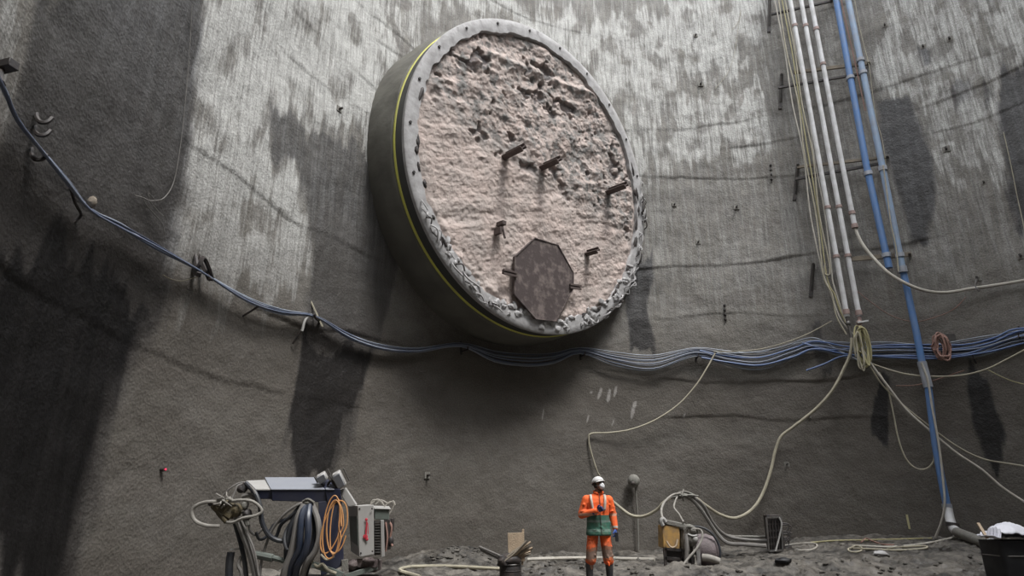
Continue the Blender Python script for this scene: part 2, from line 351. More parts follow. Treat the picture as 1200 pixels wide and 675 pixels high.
def wall_material():
    m, n, b = nt('sprayed_concrete'); N = n.nodes.new
    uvn = N('ShaderNodeTexCoord')
    def A(nm):
        a = N('ShaderNodeAttribute'); a.attribute_name = nm; return a.outputs['Fac']
    def mapping(sc):
        q = N('ShaderNodeMapping'); q.inputs['Scale'].default_value = sc; lk(n, uvn.outputs['UV'], q.inputs[0]); return q.outputs[0]
    def noise(vec, scale, det=5, rough=.55, dist=0):
        q = N('ShaderNodeTexNoise'); q.inputs['Scale'].default_value = scale; q.inputs['Detail'].default_value = det
        q.inputs['Roughness'].default_value = rough; q.inputs['Distortion'].default_value = dist; lk(n, vec, q.inputs['Vector']); return q.outputs[0]
    def rng_(v, a, b_, c=0, d=1):
        q = N('ShaderNodeMapRange'); q.interpolation_type = 'SMOOTHSTEP'
        for k, x in zip((1, 2, 3, 4), (a, b_, c, d)): q.inputs[k].default_value = x
        lk(n, v, q.inputs[0]); return q.outputs[0]
    def mth(op, a, b_):
        q = N('ShaderNodeMath'); q.operation = op
        for k, x in enumerate((a, b_)):
            if isinstance(x, (int, float)): q.inputs[k].default_value = x
            else: lk(n, x, q.inputs[k])
        return q.outputs[0]
    def mix(f, a, b_, bt='MIX'):
        q = N('ShaderNodeMix'); q.data_type = 'RGBA'; q.blend_type = bt
        for k, x in ((0, f), (6, a), (7, b_)):
            if isinstance(x, tuple): q.inputs[k].default_value = (*x, 1)
            elif isinstance(x, (int, float)): q.inputs[k].default_value = x
            else: lk(n, x, q.inputs[k])
        return q.outputs[2]
    big = noise(mapping((1, 1, 1)), .5, 4); mid = noise(mapping((1, 1, 1)), 2.2, 6, .65)
    streak = noise(mapping((5.5, .42, 1)), 1.0, 6, .66, .3); fine = noise(mapping((16, 1.1, 1)), 1.0, 5, .7)
    band = noise(mapping((.12, 1.6, 1)), 1.0, 4, .6)
    grain = noise(mapping((1, 1, 1)), 26, 3, .7)
    base = mix(rng_(big, .35, .65), (.17, .16, .142), (.225, .215, .20))
    base = mix(rng_(mid, .38, .66, 0, .6), base, (.11, .10, .088)); base = mix(rng_(noise(mapping((.7, 1, 1)), 1.1, 3, .5), .42, .62, 0, .4), base, (.25, .235, .21))
    base = mix(rng_(band, .45, .7, 0, .45), base, (.13, .115, .105))
    st = mth('ADD', mth('MULTIPLY', streak, .62), mth('MULTIPLY', fine, .38))
    su = N('ShaderNodeSeparateXYZ'); lk(n, uvn.outputs['UV'], su.inputs[0]); hi = rng_(su.outputs[1], 5.5, 9.5)
    base = mix(mth('MULTIPLY', mth('MULTIPLY', hi, .6), rng_(streak, .45, .62)), base, (.29, .285, .27))
    base = mix(mth('MULTIPLY', mth('MULTIPLY', hi, .6), rng_(fine, .55, .4)), base, (.12, .115, .11))
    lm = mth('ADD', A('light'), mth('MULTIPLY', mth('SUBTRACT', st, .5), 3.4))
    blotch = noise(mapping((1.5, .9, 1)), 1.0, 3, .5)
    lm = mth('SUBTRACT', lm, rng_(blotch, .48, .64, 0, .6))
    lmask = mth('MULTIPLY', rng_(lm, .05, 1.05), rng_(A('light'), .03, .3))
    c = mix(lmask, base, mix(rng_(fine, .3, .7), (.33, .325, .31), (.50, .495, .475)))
    c = mix(mth('MULTIPLY', A('damp_shade'), .62), c, (.052, .043, .035)); c = mix(rng_(su.outputs[1], 9.0, 4.5, 0, .62), c, (.070, .060, .050))  # darkening by height paints the dimmer light low in the shaft
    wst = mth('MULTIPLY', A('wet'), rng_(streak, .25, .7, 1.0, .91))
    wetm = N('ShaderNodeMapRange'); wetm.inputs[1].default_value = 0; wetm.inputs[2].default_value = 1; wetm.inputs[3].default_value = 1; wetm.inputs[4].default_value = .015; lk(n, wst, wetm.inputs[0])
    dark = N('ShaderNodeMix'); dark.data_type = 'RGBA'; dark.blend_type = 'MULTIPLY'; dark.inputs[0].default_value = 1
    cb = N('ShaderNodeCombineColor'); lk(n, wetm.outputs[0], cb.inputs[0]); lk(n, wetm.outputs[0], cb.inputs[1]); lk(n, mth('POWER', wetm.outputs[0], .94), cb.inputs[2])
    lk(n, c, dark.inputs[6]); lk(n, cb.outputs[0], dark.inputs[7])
    c = mix(rng_(A('splash'), .3, .8), dark.outputs[2], (.25, .235, .22))
    g = N('ShaderNodeMix'); g.data_type = 'RGBA'; g.blend_type = 'OVERLAY'; g.inputs[0].default_value = .5
    lk(n, c, g.inputs[6]); gg = N('ShaderNodeCombineColor'); gr = rng_(grain, .3, .7, .28, .72)
    for k in range(3): lk(n, gr, gg.inputs[k])
    lk(n, gg.outputs[0], g.inputs[7]); c = g.outputs[2]
    lk(n, c, b.inputs['Base Color'])
    b.inputs['Specular IOR Level'].default_value = .35
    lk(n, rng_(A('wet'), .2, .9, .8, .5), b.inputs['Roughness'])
    vo = N('ShaderNodeTexVoronoi'); vo.inputs['Scale'].default_value = 15; lk(n, uvn.outputs['UV'], vo.inputs['Vector'])
    hgt = mth('ADD', mth('MULTIPLY', grain, .8), mth('MULTIPLY', vo.outputs['Distance'], .5)); hgt = mth('ADD', mth('MULTIPLY', hgt, .6), mth('MULTIPLY', mid, .8)); hgt = mth('ADD', hgt, mth('MULTIPLY', lmask, .25))
    bp = N('ShaderNodeBump'); bp.inputs['Strength'].default_value = .5; bp.inputs['Distance'].default_value = .045
    lk(n, hgt, bp.inputs['Height']); lk(n, bp.outputs[0], b.inputs['Normal'])
    return m
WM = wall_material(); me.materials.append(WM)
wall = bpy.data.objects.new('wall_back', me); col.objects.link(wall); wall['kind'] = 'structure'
# the rest of the shaft, round behind the camera
def side_wall(name, pts):
    P = spline([(x, y, 0) for x, y in pts], .8); zz = np.linspace(ZB, ZT, 30)
    s = np.concatenate([[0], np.cumsum(np.linalg.norm(np.diff(P, axis=0), axis=1))])
    V = np.array([[p[0], p[1], z] for z in zz for p in P]); F = gridfaces(len(zz), len(P))
    me = fastmesh(name, V, F); uv = me.uv_layers.new(name='UVMap')
    UV = np.array([[k, z] for z in zz for k in s])[F.ravel()]; uv.data.foreach_set('uv', UV.astype(np.float32).ravel())
    me.materials.append(WM); o = bpy.data.objects.new(name, me); col.objects.link(o); o['kind'] = 'structure'
pL = from_sz(.05, 0); pR = from_sz(S[-1]-.05, 0)
side_wall('wall_left', [(pL[0], pL[1]), (pL[0]-1.2, pL[1]-3), (-6.0, -4), (-2, -9), (4.5, -11.5)])
side_wall('wall_right', [(4.5, -11.5), (11, -9.5), (15.5, -4), (17, 2), (pR[0], pR[1])])
# ================================================================== FLOOR
def fh(x, y):
    x = np.asarray(x, float); y = np.asarray(y, float)
    h = -.06+.0*y+.46*sstep(4, 10.5, x)*sstep(11.5, 17.5, y)
    d = R-np.hypot(x-CX, y-CY); h = h+.14*np.exp(-np.clip(d, 0, 9)/.5)*fbm(x*.8, y*.8, 3, 5)
    h = h+.34*np.exp(-(((x+1.35)/1.1)**2+((y-17.1)/.8)**2))           # bank of spoil by the wall
    h = h+.30*np.exp(-(((x-.75)/.75)**2+((y-13.3)/.55)**2))           # heap left of the worker
    h = h+.16*np.exp(-(((x-3.3)/2.2)**2+((y-13.9)/.5)**2))
    h = h+.20*np.exp(-(((x-6.0)/1.6)**2+((y-14.3)/.7)**2))
    r = .22*(fbm(x*.9, y*.9, 4, 11)-.5)+.13*(fbm(x*3.5, y*3.5, 4, 12)-.45)*sstep(16.8, 14.3, y)
    return h+r*(.45+.55*sstep(18.5, 15.0, y))*sstep(9, 12.8, y)+.17*(fbm(x*4, y*4, 4, 13)-.5)*sstep(11.5, 13, y)+.05*(fbm(x*11, y*11, 2, 15)-.5)
xs = np.concatenate([np.linspace(-14, -5, 20), np.linspace(-4.8, 13.5, 460), np.linspace(13.8, 19, 12)])
ys = np.concatenate([np.linspace(-13, 10.8, 40), np.linspace(11, 21.5, 260)])
GX, GY = np.meshgrid(xs, ys); GZ = fh(GX, GY)
Vf = np.stack([GX, GY, GZ], -1).reshape(-1, 3)
me = fastmesh('floor', Vf, gridfaces(*GX.shape))
def floor_material():
    m, n, b = nt('wet_mud'); N = n.nodes.new
    tc = N('ShaderNodeTexCoord')
    def noise(s, d=6, r=.6):
        q = N('ShaderNodeTexNoise'); q.inputs['Scale'].default_value = s; q.inputs['Detail'].default_value = d; q.inputs['Roughness'].default_value = r
        lk(n, tc.outputs['Object'], q.inputs['Vector']); return q.outputs[0]
    cr = N('ShaderNodeValToRGB'); e = cr.color_ramp.elements
    e[0].position = .41; e[0].color = (.016, .014, .012, 1); e[1].position = .60; e[1].color = (.135, .122, .105, 1)
    a = N('ShaderNodeMix'); a.data_type = 'FLOAT'; a.inputs[0].default_value = .45
    lk(n, noise(.9), a.inputs[2]); lk(n, noise(5), a.inputs[3]); lk(n, a.outputs[0], cr.inputs[0])
    lk(n, cr.outputs[0], b.inputs['Base Color'])
    mr = N('ShaderNodeMapRange'); mr.inputs[1].default_value = .45; mr.inputs[2].default_value = .6; mr.inputs[3].default_value = .75; mr.inputs[4].default_value = .35
    lk(n, noise(.7), mr.inputs[0]); lk(n, mr.outputs[0], b.inputs['Roughness'])
    bp = N('ShaderNodeBump'); bp.inputs['Strength'].default_value = .7; bp.inputs['Distance'].default_value = .05; lk(n, noise(14), bp.inputs['Height']); lk(n, bp.outputs[0], b.inputs['Normal'])
    return m
FM = floor_material(); me.materials.append(FM); M['mud'] = FM
floor = bpy.data.objects.new('floor', me); col.objects.link(floor); floor['kind'] = 'structure'
def gz(x, y): return float(fh(x, y))
def gp(px, py, lift=0.0):                  # where a ray meets the floor
    d = ray(px, py); t = .5/np.linalg.norm(d)
    prev = None
    for k in range(2000):
        Y = 11+k*.01; p = EYE+d*(Y/d[1])
        if p[2] <= gz(p[0], p[1])+lift or math.hypot(p[0]-CX, p[1]-CY) > R-.12: return np.array([p[0], p[1], gz(p[0], p[1])+lift])
    return p
# ================================================================== TUNNEL PORTAL RING
TH, TI = .713, .081
nh = np.array([math.sin(TH), -math.cos(TH), 0]); Tv = np.array([math.cos(TH), math.sin(TH), 0])
Uv = math.cos(TI)*np.array([0, 0, 1.0])+math.sin(TI)*nh; Nv = np.cross(Tv, Uv); RC = np.array([.985, 17.458, 9.747+1.3])
def fp(px, py, off=0):                     # ring coordinates (right, up, out) of what is seen there
    d = ray(px, py); t = np.dot(RC+Nv*off-EYE, Nv)/np.dot(d, Nv); q = EYE+d*t-RC
    return np.array([np.dot(q, Tv), np.dot(q, Uv), off])
ring = empty('tunnel_portal_ring', RC, 'huge round tunnel portal ring closed with rough pink concrete, standing out of the shaft wall', 'tunnel portal')
ring['_o'] = [0, 0, 0]
ring.rotation_euler = Matrix(((Tv[0], Uv[0], Nv[0]), (Tv[1], Uv[1], Nv[1]), (Tv[2], Uv[2], Nv[2]))).to_euler()
def lathe(prof, n=240, wob=None):
    b = MB(); V = []
    for k, (r, z) in enumerate(prof):
        for j in range(n):
            a = 2*math.pi*j/n; rr = r+(wob(a, k) if wob else 0); V.append((rr*math.cos(a), rr*math.sin(a), z))
    m = len(prof); F = [(i*n+j, i*n+(j+1) % n, (i+1)*n+(j+1) % n, (i+1)*n+j) for i in range(m-1) for j in range(n)]
    b.add(V, F); return b
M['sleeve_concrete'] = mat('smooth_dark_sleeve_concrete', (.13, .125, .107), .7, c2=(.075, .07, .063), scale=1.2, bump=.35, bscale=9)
M['sleeve_dark'] = mat('dark_sleeve_steel', (.06, .06, .057), .6, c2=(.04, .04, .04), scale=2, bump=.2)
pr = [(4.985, -.12), (5.0, -.2), (5.0, -.62)]
lathe(pr).build('sleeve', 'sleeve_dark', ring)
def wob(a, k): return .05*mnoise.noise(Vector((math.cos(a)*5, math.sin(a)*5, k*.5)))+.02*mnoise.noise(Vector((math.cos(a)*25, math.sin(a)*25, k*1.5)))
pr = [(4.99, -.55), (5.04, -.58)]+[(5.06+.22*(1-math.exp(-t/.8)), -.6-t) for t in np.arange(0, 5.4, .15)]
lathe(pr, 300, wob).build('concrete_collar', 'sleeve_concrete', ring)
lathe([(4.99, -.46), (5.02, -.47), (5.03, -.49), (5.03, -.53), (5.02, -.55), (4.99, -.56)]).build('yellow_line', 'yellow_line', ring)
# pale flange with a broken inner edge
n = 360; prof = []; b = MB(); V = []
def inner(a):
    q = .09*mnoise.noise(Vector((math.cos(a)*6, math.sin(a)*6, 1)))+.07*mnoise.noise(Vector((math.cos(a)*22, math.sin(a)*22, 4)))
    return 4.60+q
lay = [lambda a: (5.0, -.14), lambda a: (5.01, -.02), lambda a: (4.985, .0), lambda a: (4.8, .01+.02*mnoise.noise(Vector((a*14, 0, 0)))), lambda a: (inner(a), .0), lambda a: (inner(a)-.02, -.16)]
for f_ in lay:
    for j in range(n):
        a = 2*math.pi*j/n; r, z = f_(a); V.append((r*math.cos(a), r*math.sin(a), z))
F = [(i*n+j, i*n+(j+1) % n, (i+1)*n+(j+1) % n, (i+1)*n+j) for i in range(len(lay)-1) for j in range(n)]
b.add(V, F); b.build('flange', 'concrete_pale', ring)
# bolt heads round the flange
for k in range(44):
    a = 2*math.pi*(k+.3)/44
    if k % 2 or (math.sin(a) < -.35 and k % 3): continue
    c = np.array([4.84*math.cos(a), 4.84*math.sin(a), .02])
    MB().loft([c-(0, 0, .02), c+(0, 0, .02)], [.045, .04], [.045, .04], 6).build('bolt', 'steel_dark', ring)
# pink sprayed concrete plug
g = np.linspace(-4.72, 4.72, 420); PX, PY = np.meshgrid(g, g)
dsc = np.hypot(PX, PY); up = sstep(-1.0, .6, PY+.35*PX*.6+.6*(fbm(PX*.7, PY*.7, 3, 2)-.5))
h1 = fbm(PX*1.1+7, PY*1.1, 5, 90); h2 = 1-np.abs(2*fbm(PX*2.1, PY*2.1+3, 5, 95)-1); h3 = fbm(PX*8, PY*8, 3, 97)
hz = -.08-.08+.08+.22*(h1-.5)*(.4+.6*up)+.10*(h2-.75)*(.25+.75*up)+.06*(h3-.5)*(.8+.2*up)+.09*(fbm((PX+PY*.3)*.6, (PY-PX*.35)*3.2, 4, 99)-.5)
pits = sstep(.66, .76, fbm(PX*2.4+1, PY*2.4, 3, 120))*up; hz -= .13*pits
gr0 = fp(575, 62); gr1 = fp(705, 115)
ex, ey = gr1[0]-gr0[0], gr1[1]-gr0[1]; tt = np.clip(((PX-gr0[0])*ex+(PY-gr0[1])*ey)/(ex*ex+ey*ey), 0, 1)
dd = np.hypot(PX-gr0[0]-ex*tt, PY-gr0[1]-ey*tt); hz += .10*np.exp(-((dd)/.13)**2)
rimdip = sstep(4.35, 4.66, dsc); hz = hz*(1-rimdip)+rimdip*(-.13)
# a slumped, ragged lower edge spilling on to the flange
low = sstep(-.3, -.95, PY/np.maximum(dsc, .1))*sstep(4.2, 4.5, dsc); hz += low*.20*(fbm(PX*3.5, PY*3.5, 3, 130)-.3)
keep = (dsc <= 4.72)
idx = -np.ones(PX.shape, int); idx[keep] = np.arange(keep.sum())
Fg = gridfaces(*PX.shape); fl = idx.ravel()[Fg]; fl = fl[(fl >= 0).all(1)]
me = fastmesh('concrete_plug', np.stack([PX[keep], PY[keep], hz[keep]], -1), fl)
for nm, arr in (('up', up), ('pit', pits)):
    a_ = me.attributes.new(nm, 'FLOAT', 'POINT'); a_.data.foreach_set('value', arr[keep].astype(np.float32))
m, n_, b_ = nt('pink_sprayed_concrete'); N = n_.nodes.new
tc = N('ShaderNodeTexCoord')
def q_noise(s, d=6, r=.6):
    q = N('ShaderNodeTexNoise'); q.inputs['Scale'].default_value = s; q.inputs['Detail'].default_value = d; q.inputs['Roughness'].default_value = r
    lk(n_, tc.outputs['Object'], q.inputs['Vector']); return q.outputs[0]
def q_mix(f, a, c):
    q = N('ShaderNodeMix'); q.data_type = 'RGBA'
    for k, x in ((0, f), (6, a), (7, c)):
        if isinstance(x, tuple): q.inputs[k].default_value = (*x, 1)
        else: lk(n_, x, q.inputs[k])
    return q.outputs[2]
def q_mr(v, a, b2, c=0, d=1):
    q = N('ShaderNodeMapRange')
    for k, x in zip((1, 2, 3, 4), (a, b2, c, d)): q.inputs[k].default_value = x
    lk(n_, v, q.inputs[0]); return q.outputs[0]
c = q_mix(q_mr(q_noise(1.1), .4, .62), (.53, .435, .395), (.43, .37, .34))
ua = N('ShaderNodeAttribute'); ua.attribute_name = 'up'; pa = N('ShaderNodeAttribute'); pa.attribute_name = 'pit'
gm = N('ShaderNodeMath'); gm.operation = 'MULTIPLY'; lk(n_, ua.outputs['Fac'], gm.inputs[0]); lk(n_, q_mr(q_noise(2.6, 8, .72), .46, .58), gm.inputs[1])
c = q_mix(gm.outputs[0], c, (.22, .21, .20)); c = q_mix(q_mr(pa.outputs['Fac'], 0, 1, 0, .6), c, (.13, .12, .125))
lk(n_, c, b_.inputs['Base Color']); b_.inputs['Roughness'].default_value = .9; b_.inputs['Specular IOR Level'].default_value = .2
bp = N('ShaderNodeBump'); bp.inputs['Strength'].default_value = .9; bp.inputs['Distance'].default_value = .06; lk(n_, q_noise(7, 7, .7), bp.inputs['Height']); lk(n_, bp.outputs[0], b_.inputs['Normal'])
me.materials.append(m); o = bpy.data.objects.new('concrete_plug', me); col.objects.link(o); o.parent = ring
# octagonal rusty plate
oct_px = [(623, 279), (652, 288), (668, 327), (668, 335), (649, 377), (622, 376), (600, 345), (599, 299)]
oc = [fp(x, y, 0) for x, y in [(624, 280), (651, 288), (669, 320), (669, 338), (649, 377), (625, 374), (600, 345), (601, 301)]]
cc = sum(oc)/8
b = MB(); b.prism([p+(0, 0, .0) for p in oc], (0, 0, .10)); pl = b.build('octagonal_plate', 'rust', ring, smooth=False); pl['label'] = 'rusty dark octagonal steel plate'
b = MB()
for i in range(8):
    p, q = oc[i], oc[(i+1) % 8]; b.bar(p+(0, 0, .11), q+(0, 0, .10), .03, .03)
b.build('plate_edge', 'rust', pl)
# steel stubs sticking out of the plug
def stub(px0, L, w=.17, h=.19, ang=.0):
    r = fp(*px0, 0); b = MB(); ca, sa = math.cos(ang), math.sin(ang); X = np.array([ca, sa, 0]); Y = np.array([-sa, ca, 0])
    for sgn in (-1, 1): b.box(r+Y*sgn*h*.5+(0, 0, L/2-.1), (w, .035, L), X, Y, (0, 0, 1))
    b.box(r+(0, 0, L/2-.1), (.03, h, L), X, Y, (0, 0, 1)); b.build('beam_stub', 'beam', ring)
for q, L in (((594, 182), .85), ((637, 195), .8), ((714, 224), .85)): stub(q, L, ang=math.radians(-40))
stub((690, 296), .5, .14, .15, math.radians(-35))
r = fp(584, 268, 0); b = MB(); b.box(r+(0, .12, .12), (.14, .12, .3)); b.box(r+(-.08, -.12, .1), (.08, .2, .28)); b.bar(r+(.1, .1, .05), r+(.12, -.3, .18), .05, .05); b.build('broken_bracket', 'beam', ring)
for p, q in (((590, 318), (606, 322)), ((668, 335), (681, 337))):
    b = MB(); a_, c_ = fp(*p, .14), fp(*q, .14); b.bar(a_+(0, .05, 0), c_+(0, .05, 0), .06, .05); b.bar(a_-(0, .05, 0), c_-(0, .05, 0), .06, .05); b.bar(a_-(0, 0, .05), c_-(0, 0, .05), .12, .04)
    b.build('plate_lug', 'beam', ring)
# torn membrane, dark lumps imitating shaded gaps, and spilled concrete on the right and lower edge, each piece a part
for k in range(60):
    a = math.radians(random.choice([random.uniform(-75, -15), random.uniform(-40, 15), random.uniform(205, 250)]))
    r0 = 4.9+random.uniform(-.15, .1); p = np.array([r0*math.cos(a), r0*math.sin(a), .03]); t = np.array([-math.sin(a), math.cos(a), 0])
    L = random.uniform(.15, .5); w = random.uniform(-.1, .12)
    MB().tube([p, p+t*L*.4+np.array([math.cos(a), math.sin(a), 0])*w+(0, 0, .1), p+t*L+(0, 0, random.uniform(-.05, .15))], random.uniform(.012, .03), 5).build('torn_edging', 'concrete_pale' if k % 3 else 'steel_dark', ring)
for k in range(30):
    a = math.radians(random.choice([random.uniform(-70, -10), random.uniform(170, 235), random.uniform(-15, 25)]))
    r0 = 4.62+random.uniform(-.06, .08); t = np.array([-math.sin(a), math.cos(a), 0]); o_ = np.array([math.cos(a), math.sin(a), 0])
    MB().ell((r0*math.cos(a), r0*math.sin(a), -.0), (random.uniform(.07, .26), random.uniform(.03, .07), .035), t, o_, (0, 0, 1), n=9, m=5, jit=.5).build('gap_shade', 'steel_dark', ring)
for k in range(60):
    a = math.radians(random.uniform(222, 335)); r0 = 4.68+random.uniform(-.2, .2)
    MB().ell((r0*math.cos(a), r0*math.sin(a), .0), (random.uniform(.05, .16), random.uniform(.05, .14), random.uniform(.04, .07)), n=8, m=6, jit=.6).build('spilled_concrete', 'concrete_pale', ring)
# ================================================================== CABLES ALONG THE WALL
CPX = [(-140, -90), (-60, -5), (0, 95), (20, 140), (45, 172), (80, 215), (105, 245), (140, 264), (180, 288), (235, 318), (290, 352), (330, 366), (370, 371), (410, 395), (450, 408), (490, 411), (540, 404), (580, 418), (620, 423), (650, 420), (680, 411), (720, 421), (765, 426), (815, 413), (850, 420), (890, 424), (930, 412), (955, 405), (1000, 412), (1040, 411), (1080, 411), (1110, 411), (1150, 407), (1185, 397), (1220, 390), (1290, 372)]
HUB = [45, 105, 235, 370, 540, 680, 815, 955, 1090, 1195]       # where brackets gather the cables
def hubness(x): return max(math.exp(-((x-h)/28.0)**2) for h in HUB)
cab = [('cable_grey', -.20, .10, .024, 'pale grey-blue cable, lowest of the wall cable bundle, sagging between brackets'),
       ('cable_blue', -.13, .16, .028, 'blue cable second from the bottom of the long wall cable bundle'),
       ('cable_dark', -.06, .10, .026, 'dark cable third from the bottom of the long wall cable bundle'),
       ('cable_blue', .0, .20, .028, 'blue cable in the middle of the long wall cable bundle, fourth from below'),
       ('cable_grey', .06, .13, .022, 'thin pale cable fifth from the bottom of the long wall cable bundle'),
       ('cable_blue', .12, .09, .028, 'blue cable third from the top of the long wall cable bundle'),
       ('cable_dark', .18, .18, .024, 'dark blue-black cable second from the top of the wall cable bundle'),
       ('cable_grey', .24, .12, .020, 'thin pale grey cable running topmost of the long wall cable bundle')]
for i, (m_, dz, off, r_, lab) in enumerate(cab):
    r_ = r_*.8
    P = []
    for j, (x, y) in enumerate(CPX):
        h = hubness(x); p = wp(x, y, off+.05)
        k = (.35 if x < 500 else 1.0)*(.5+.5*sstep(500, 900, x)+.55*(.5-h))
        k *= .55 if x < 330 else 1
        p[2] += dz*k+.05*(mnoise.noise(Vector((i*3.7, x*.012, 0))))*(1.2-h); P.append(p)
    o = MB().tube(P, [r_*.75, r_*.75, r_*.85, r_, r_*1.1, r_*1.15], 7, step=.25).build('service_cable', m_, origin=P[2]); tag(o, lab, 'cable', 'service cables along the shaft wall')
# cables that leave the bundle for the far right, bluer and separate
for i, (m_, px, r_, lab) in enumerate((
    ('cable_rich', [(945, 434), (965, 427), (990, 417), (1030, 418), (1100, 420), (1160, 412), (1200, 402), (1240, 396)], .028, 'blue cable with a loose end, branching off under the bundle left of the pipes'),
    ('cable_rich', [(822, 419), (850, 424), (890, 428), (930, 418), (955, 409), (1000, 416), (1060, 417), (1120, 417), (1160, 406), (1195, 394), (1240, 390)], .03, 'rich blue cable joining the wall bundle right of the swooping beige hose, lower of two'),
    ('cable_rich', [(820, 411), (850, 417), (890, 419), (930, 408), (955, 400), (1000, 407), (1060, 407), (1120, 409), (1160, 402), (1195, 388), (1240, 386)], .028, 'rich blue cable joining the wall bundle right of the swooping beige hose, upper of two'),
    ('cable_rich', [(940, 402), (975, 410), (1030, 405), (1085, 404), (1130, 404), (1165, 396), (1188, 386), (1230, 384)], .03, 'bright blue cable rising highest at the right edge of the photo'),
    ('cable_grey', [(840, 414), (880, 413), (915, 407), (953, 396), (985, 412), (1010, 424)], .022, 'pale cable drooping over the bracket left of the pipes and into the bundle'),
    )):
    o = wtube(px, .24, r_).build('service_cable', m_, origin=wp(*px[0], .24)); tag(o, lab, 'cable')
# ---------------------------------------------------------------- cable brackets
def bracket(px, label, tilt=0, L=.6, side=1):
    q = wp(*px, 0); e = empty('cable_bracket', q, label, 'bracket', 'cable brackets on the shaft wall')
    n_ = w_in(q); t = np.cross(n_, (0, 0, 1.0)); up_ = np.array([0, 0, 1.0])*math.cos(tilt)+t*math.sin(tilt)
    MB().bar(q+up_*L*.5-n_*.05+n_*.06, q-up_*L*.5+n_*.01, .05, .04, n_).build('wall_plate', 'steel_dark', e)
    b = MB(); b.bar(q-up_*L*.3-n_*.1, q-up_*L*.25+n_*.36, .04, .04); b.bar(q-up_*L*.25+n_*.34, q-up_*L*.02+n_*.36, .03, .03, n_)
    b.build('support_arm', 'steel_dark', e); return e
bracket((540, 408), 'small dark cable bracket on the wall in the shade below the portal ring', .1, .4)
bracket((680, 414), 'small dark cable bracket just right of the bottom of the portal ring', 0, .45)
bracket((815, 416), 'small dark cable bracket where the looping beige hose leaves the bundle', 0, .45)
bracket((1140, 418), 'small dark cable bracket under the bundle near the right edge', .2, .45)
bracket((1195, 392), 'cable bracket in the bundle at the right edge of the photo', -.1, .5)
def rodthing(name, lab, cat, polys, m_, group=None):
    (px0, off0, r0) = polys[0][0][0], polys[0][1], polys[0][2]
    b = MB()
    for px, off, r_ in polys:
        offs = off if not np.isscalar(off) else [off]*len(px)
        b.tube([wp(x, y, o_) for (x, y), o_ in zip(px, offs)], r_, 6)
    o = b.build(name, m_, origin=wp(*px0, off0 if np.isscalar(off0) else off0[0])); return tag(o, lab, cat, group)
e = empty('cable_bracket', wp(235, 305, 0), 'jagged dark bracket clutching the cables on the pale streaked wall at left', 'bracket')
MB().bar(wp(232, 298, -.05), wp(246, 328, .25), .09, .07).build('support_arm', 'steel_dark', e)
b = MB(); b.tube([wp(229, 300, 0), wp(232, 313, .2), wp(238, 302, .25), wp(244, 312, .25), wp(249, 328, .2)], .04, 6); b.bar(wp(226, 316, -.05), wp(233, 322, .3), .08, .08); b.build('clamp', 'steel_dark', e)
rodthing('steel_rod', 'short dark rod poking down from the cables right of the jagged bracket', 'rod', [([(303, 359), (282, 372)], [.25, -.05], .022)], 'steel_dark')
e = empty('cable_bracket', wp(370, 371, 0), 'pale thin cable hanger leaning across the bundle left of the portal ring', 'bracket')
MB().bar(wp(363, 350, -.04), wp(378, 383, .3), .04, .03).build('hanger_bar', 'hose_beige', e)
MB().tube([wp(368, 368, .3), wp(371, 374, .25), wp(376, 377, .0)], .03, 6).build('clamp', 'steel_dark', e)
e = empty('hanging_hose_end', wp(365, 369, .2), 'short white hose end hanging from the cables left of the portal ring', 'hose')
MB().tube([wp(365, 369, .2), wp(358, 374, .22), wp(354, 388, .2)], .03, 8).build('hose', 'panel_pale', e)
MB().bar(wp(353, 387, .2), wp(343, 403, .02), .04, .03).build('steel_strap', 'steel_dark', e)
for k, (x, y, lab) in enumerate(((52, 141, 'uppermost of three dark curved hooks beside the cables at far left'), (50, 156, 'middle one of three dark curved hooks beside the cables at far left'), (46, 184, 'lowest of three dark curved hooks, below the cables at far left'))):
    s_ = 1.0 if k < 2 else 1.2
    q = wp(x-9, y-9*s_, -.03)
    o = MB().tube([wp(x-9, y-10*s_, -.05), wp(x-9, y-4, .05), wp(x-5, y+2*s_, .12), wp(x+3, y+2*s_, .18), wp(x+9, y-3, .2)], .028, 6).build('cable_hook', 'steel_dark', origin=q)
    tag(o, lab, 'hook')
e = empty('cable_bracket', wp(4, 80, 0), 'dark stub bracket holding the cables at the far left edge', 'bracket')
MB().bar(wp(-12, 82, -.05), wp(17, 75, .25), .12, .10).build('support_arm', 'steel_dark', e); MB().tube([wp(2, 80, .1), wp(0, 92, .2), wp(4, 100, .22)], .03).build('clamp', 'steel_dark', e)
e = empty('cable_bracket', wp(95, 250, 0), 'thin dark bracket with a pale knob under the cables at left', 'bracket')
MB().tube([wp(82, 219, .12), wp(88, 238, .1), wp(95, 252, .05), wp(84, 262, -.04)], .02, 6).build('support_arm', 'steel_dark', e)
MB().ell(wp(108, 237, .2), (.06, .06, .09), jit=.2).build('knob', 'timber_dirty', e)
# thin wires at left
rodthing('thin_wire', 'thin looping wire tangle on the dark wall left of the pale streaks', 'wire', [([(225, 5), (222, 60), (216, 130), (210, 180), (203, 215), (192, 232), (182, 235)], .05, .007), ([(166, 227), (170, 238), (180, 250), (190, 262), (193, 275)], .08, .008), ([(182, 235), (174, 226), (176, 236), (184, 246), (191, 253)], .08, .008), ([(158, 229), (166, 231), (175, 235), (182, 235)], .08, .008)], 'hose_grey')
rodthing('thin_wire', 'thin slack wire drooping under the jagged bracket at left', 'wire', [([(191, 322), (200, 327), (214, 329), (232, 324)], .1, .009)], 'hose_beige')
rodthing('thin_wire', 'faint thin wire with a bent hook high on the wall right of the ring', 'wire', [([(868, 12), (866, 24), (858, 35)], .05, .008), ([(868, 12), (861, 60), (853, 85), (838, 104)], .04, .007)], 'hose_beige')
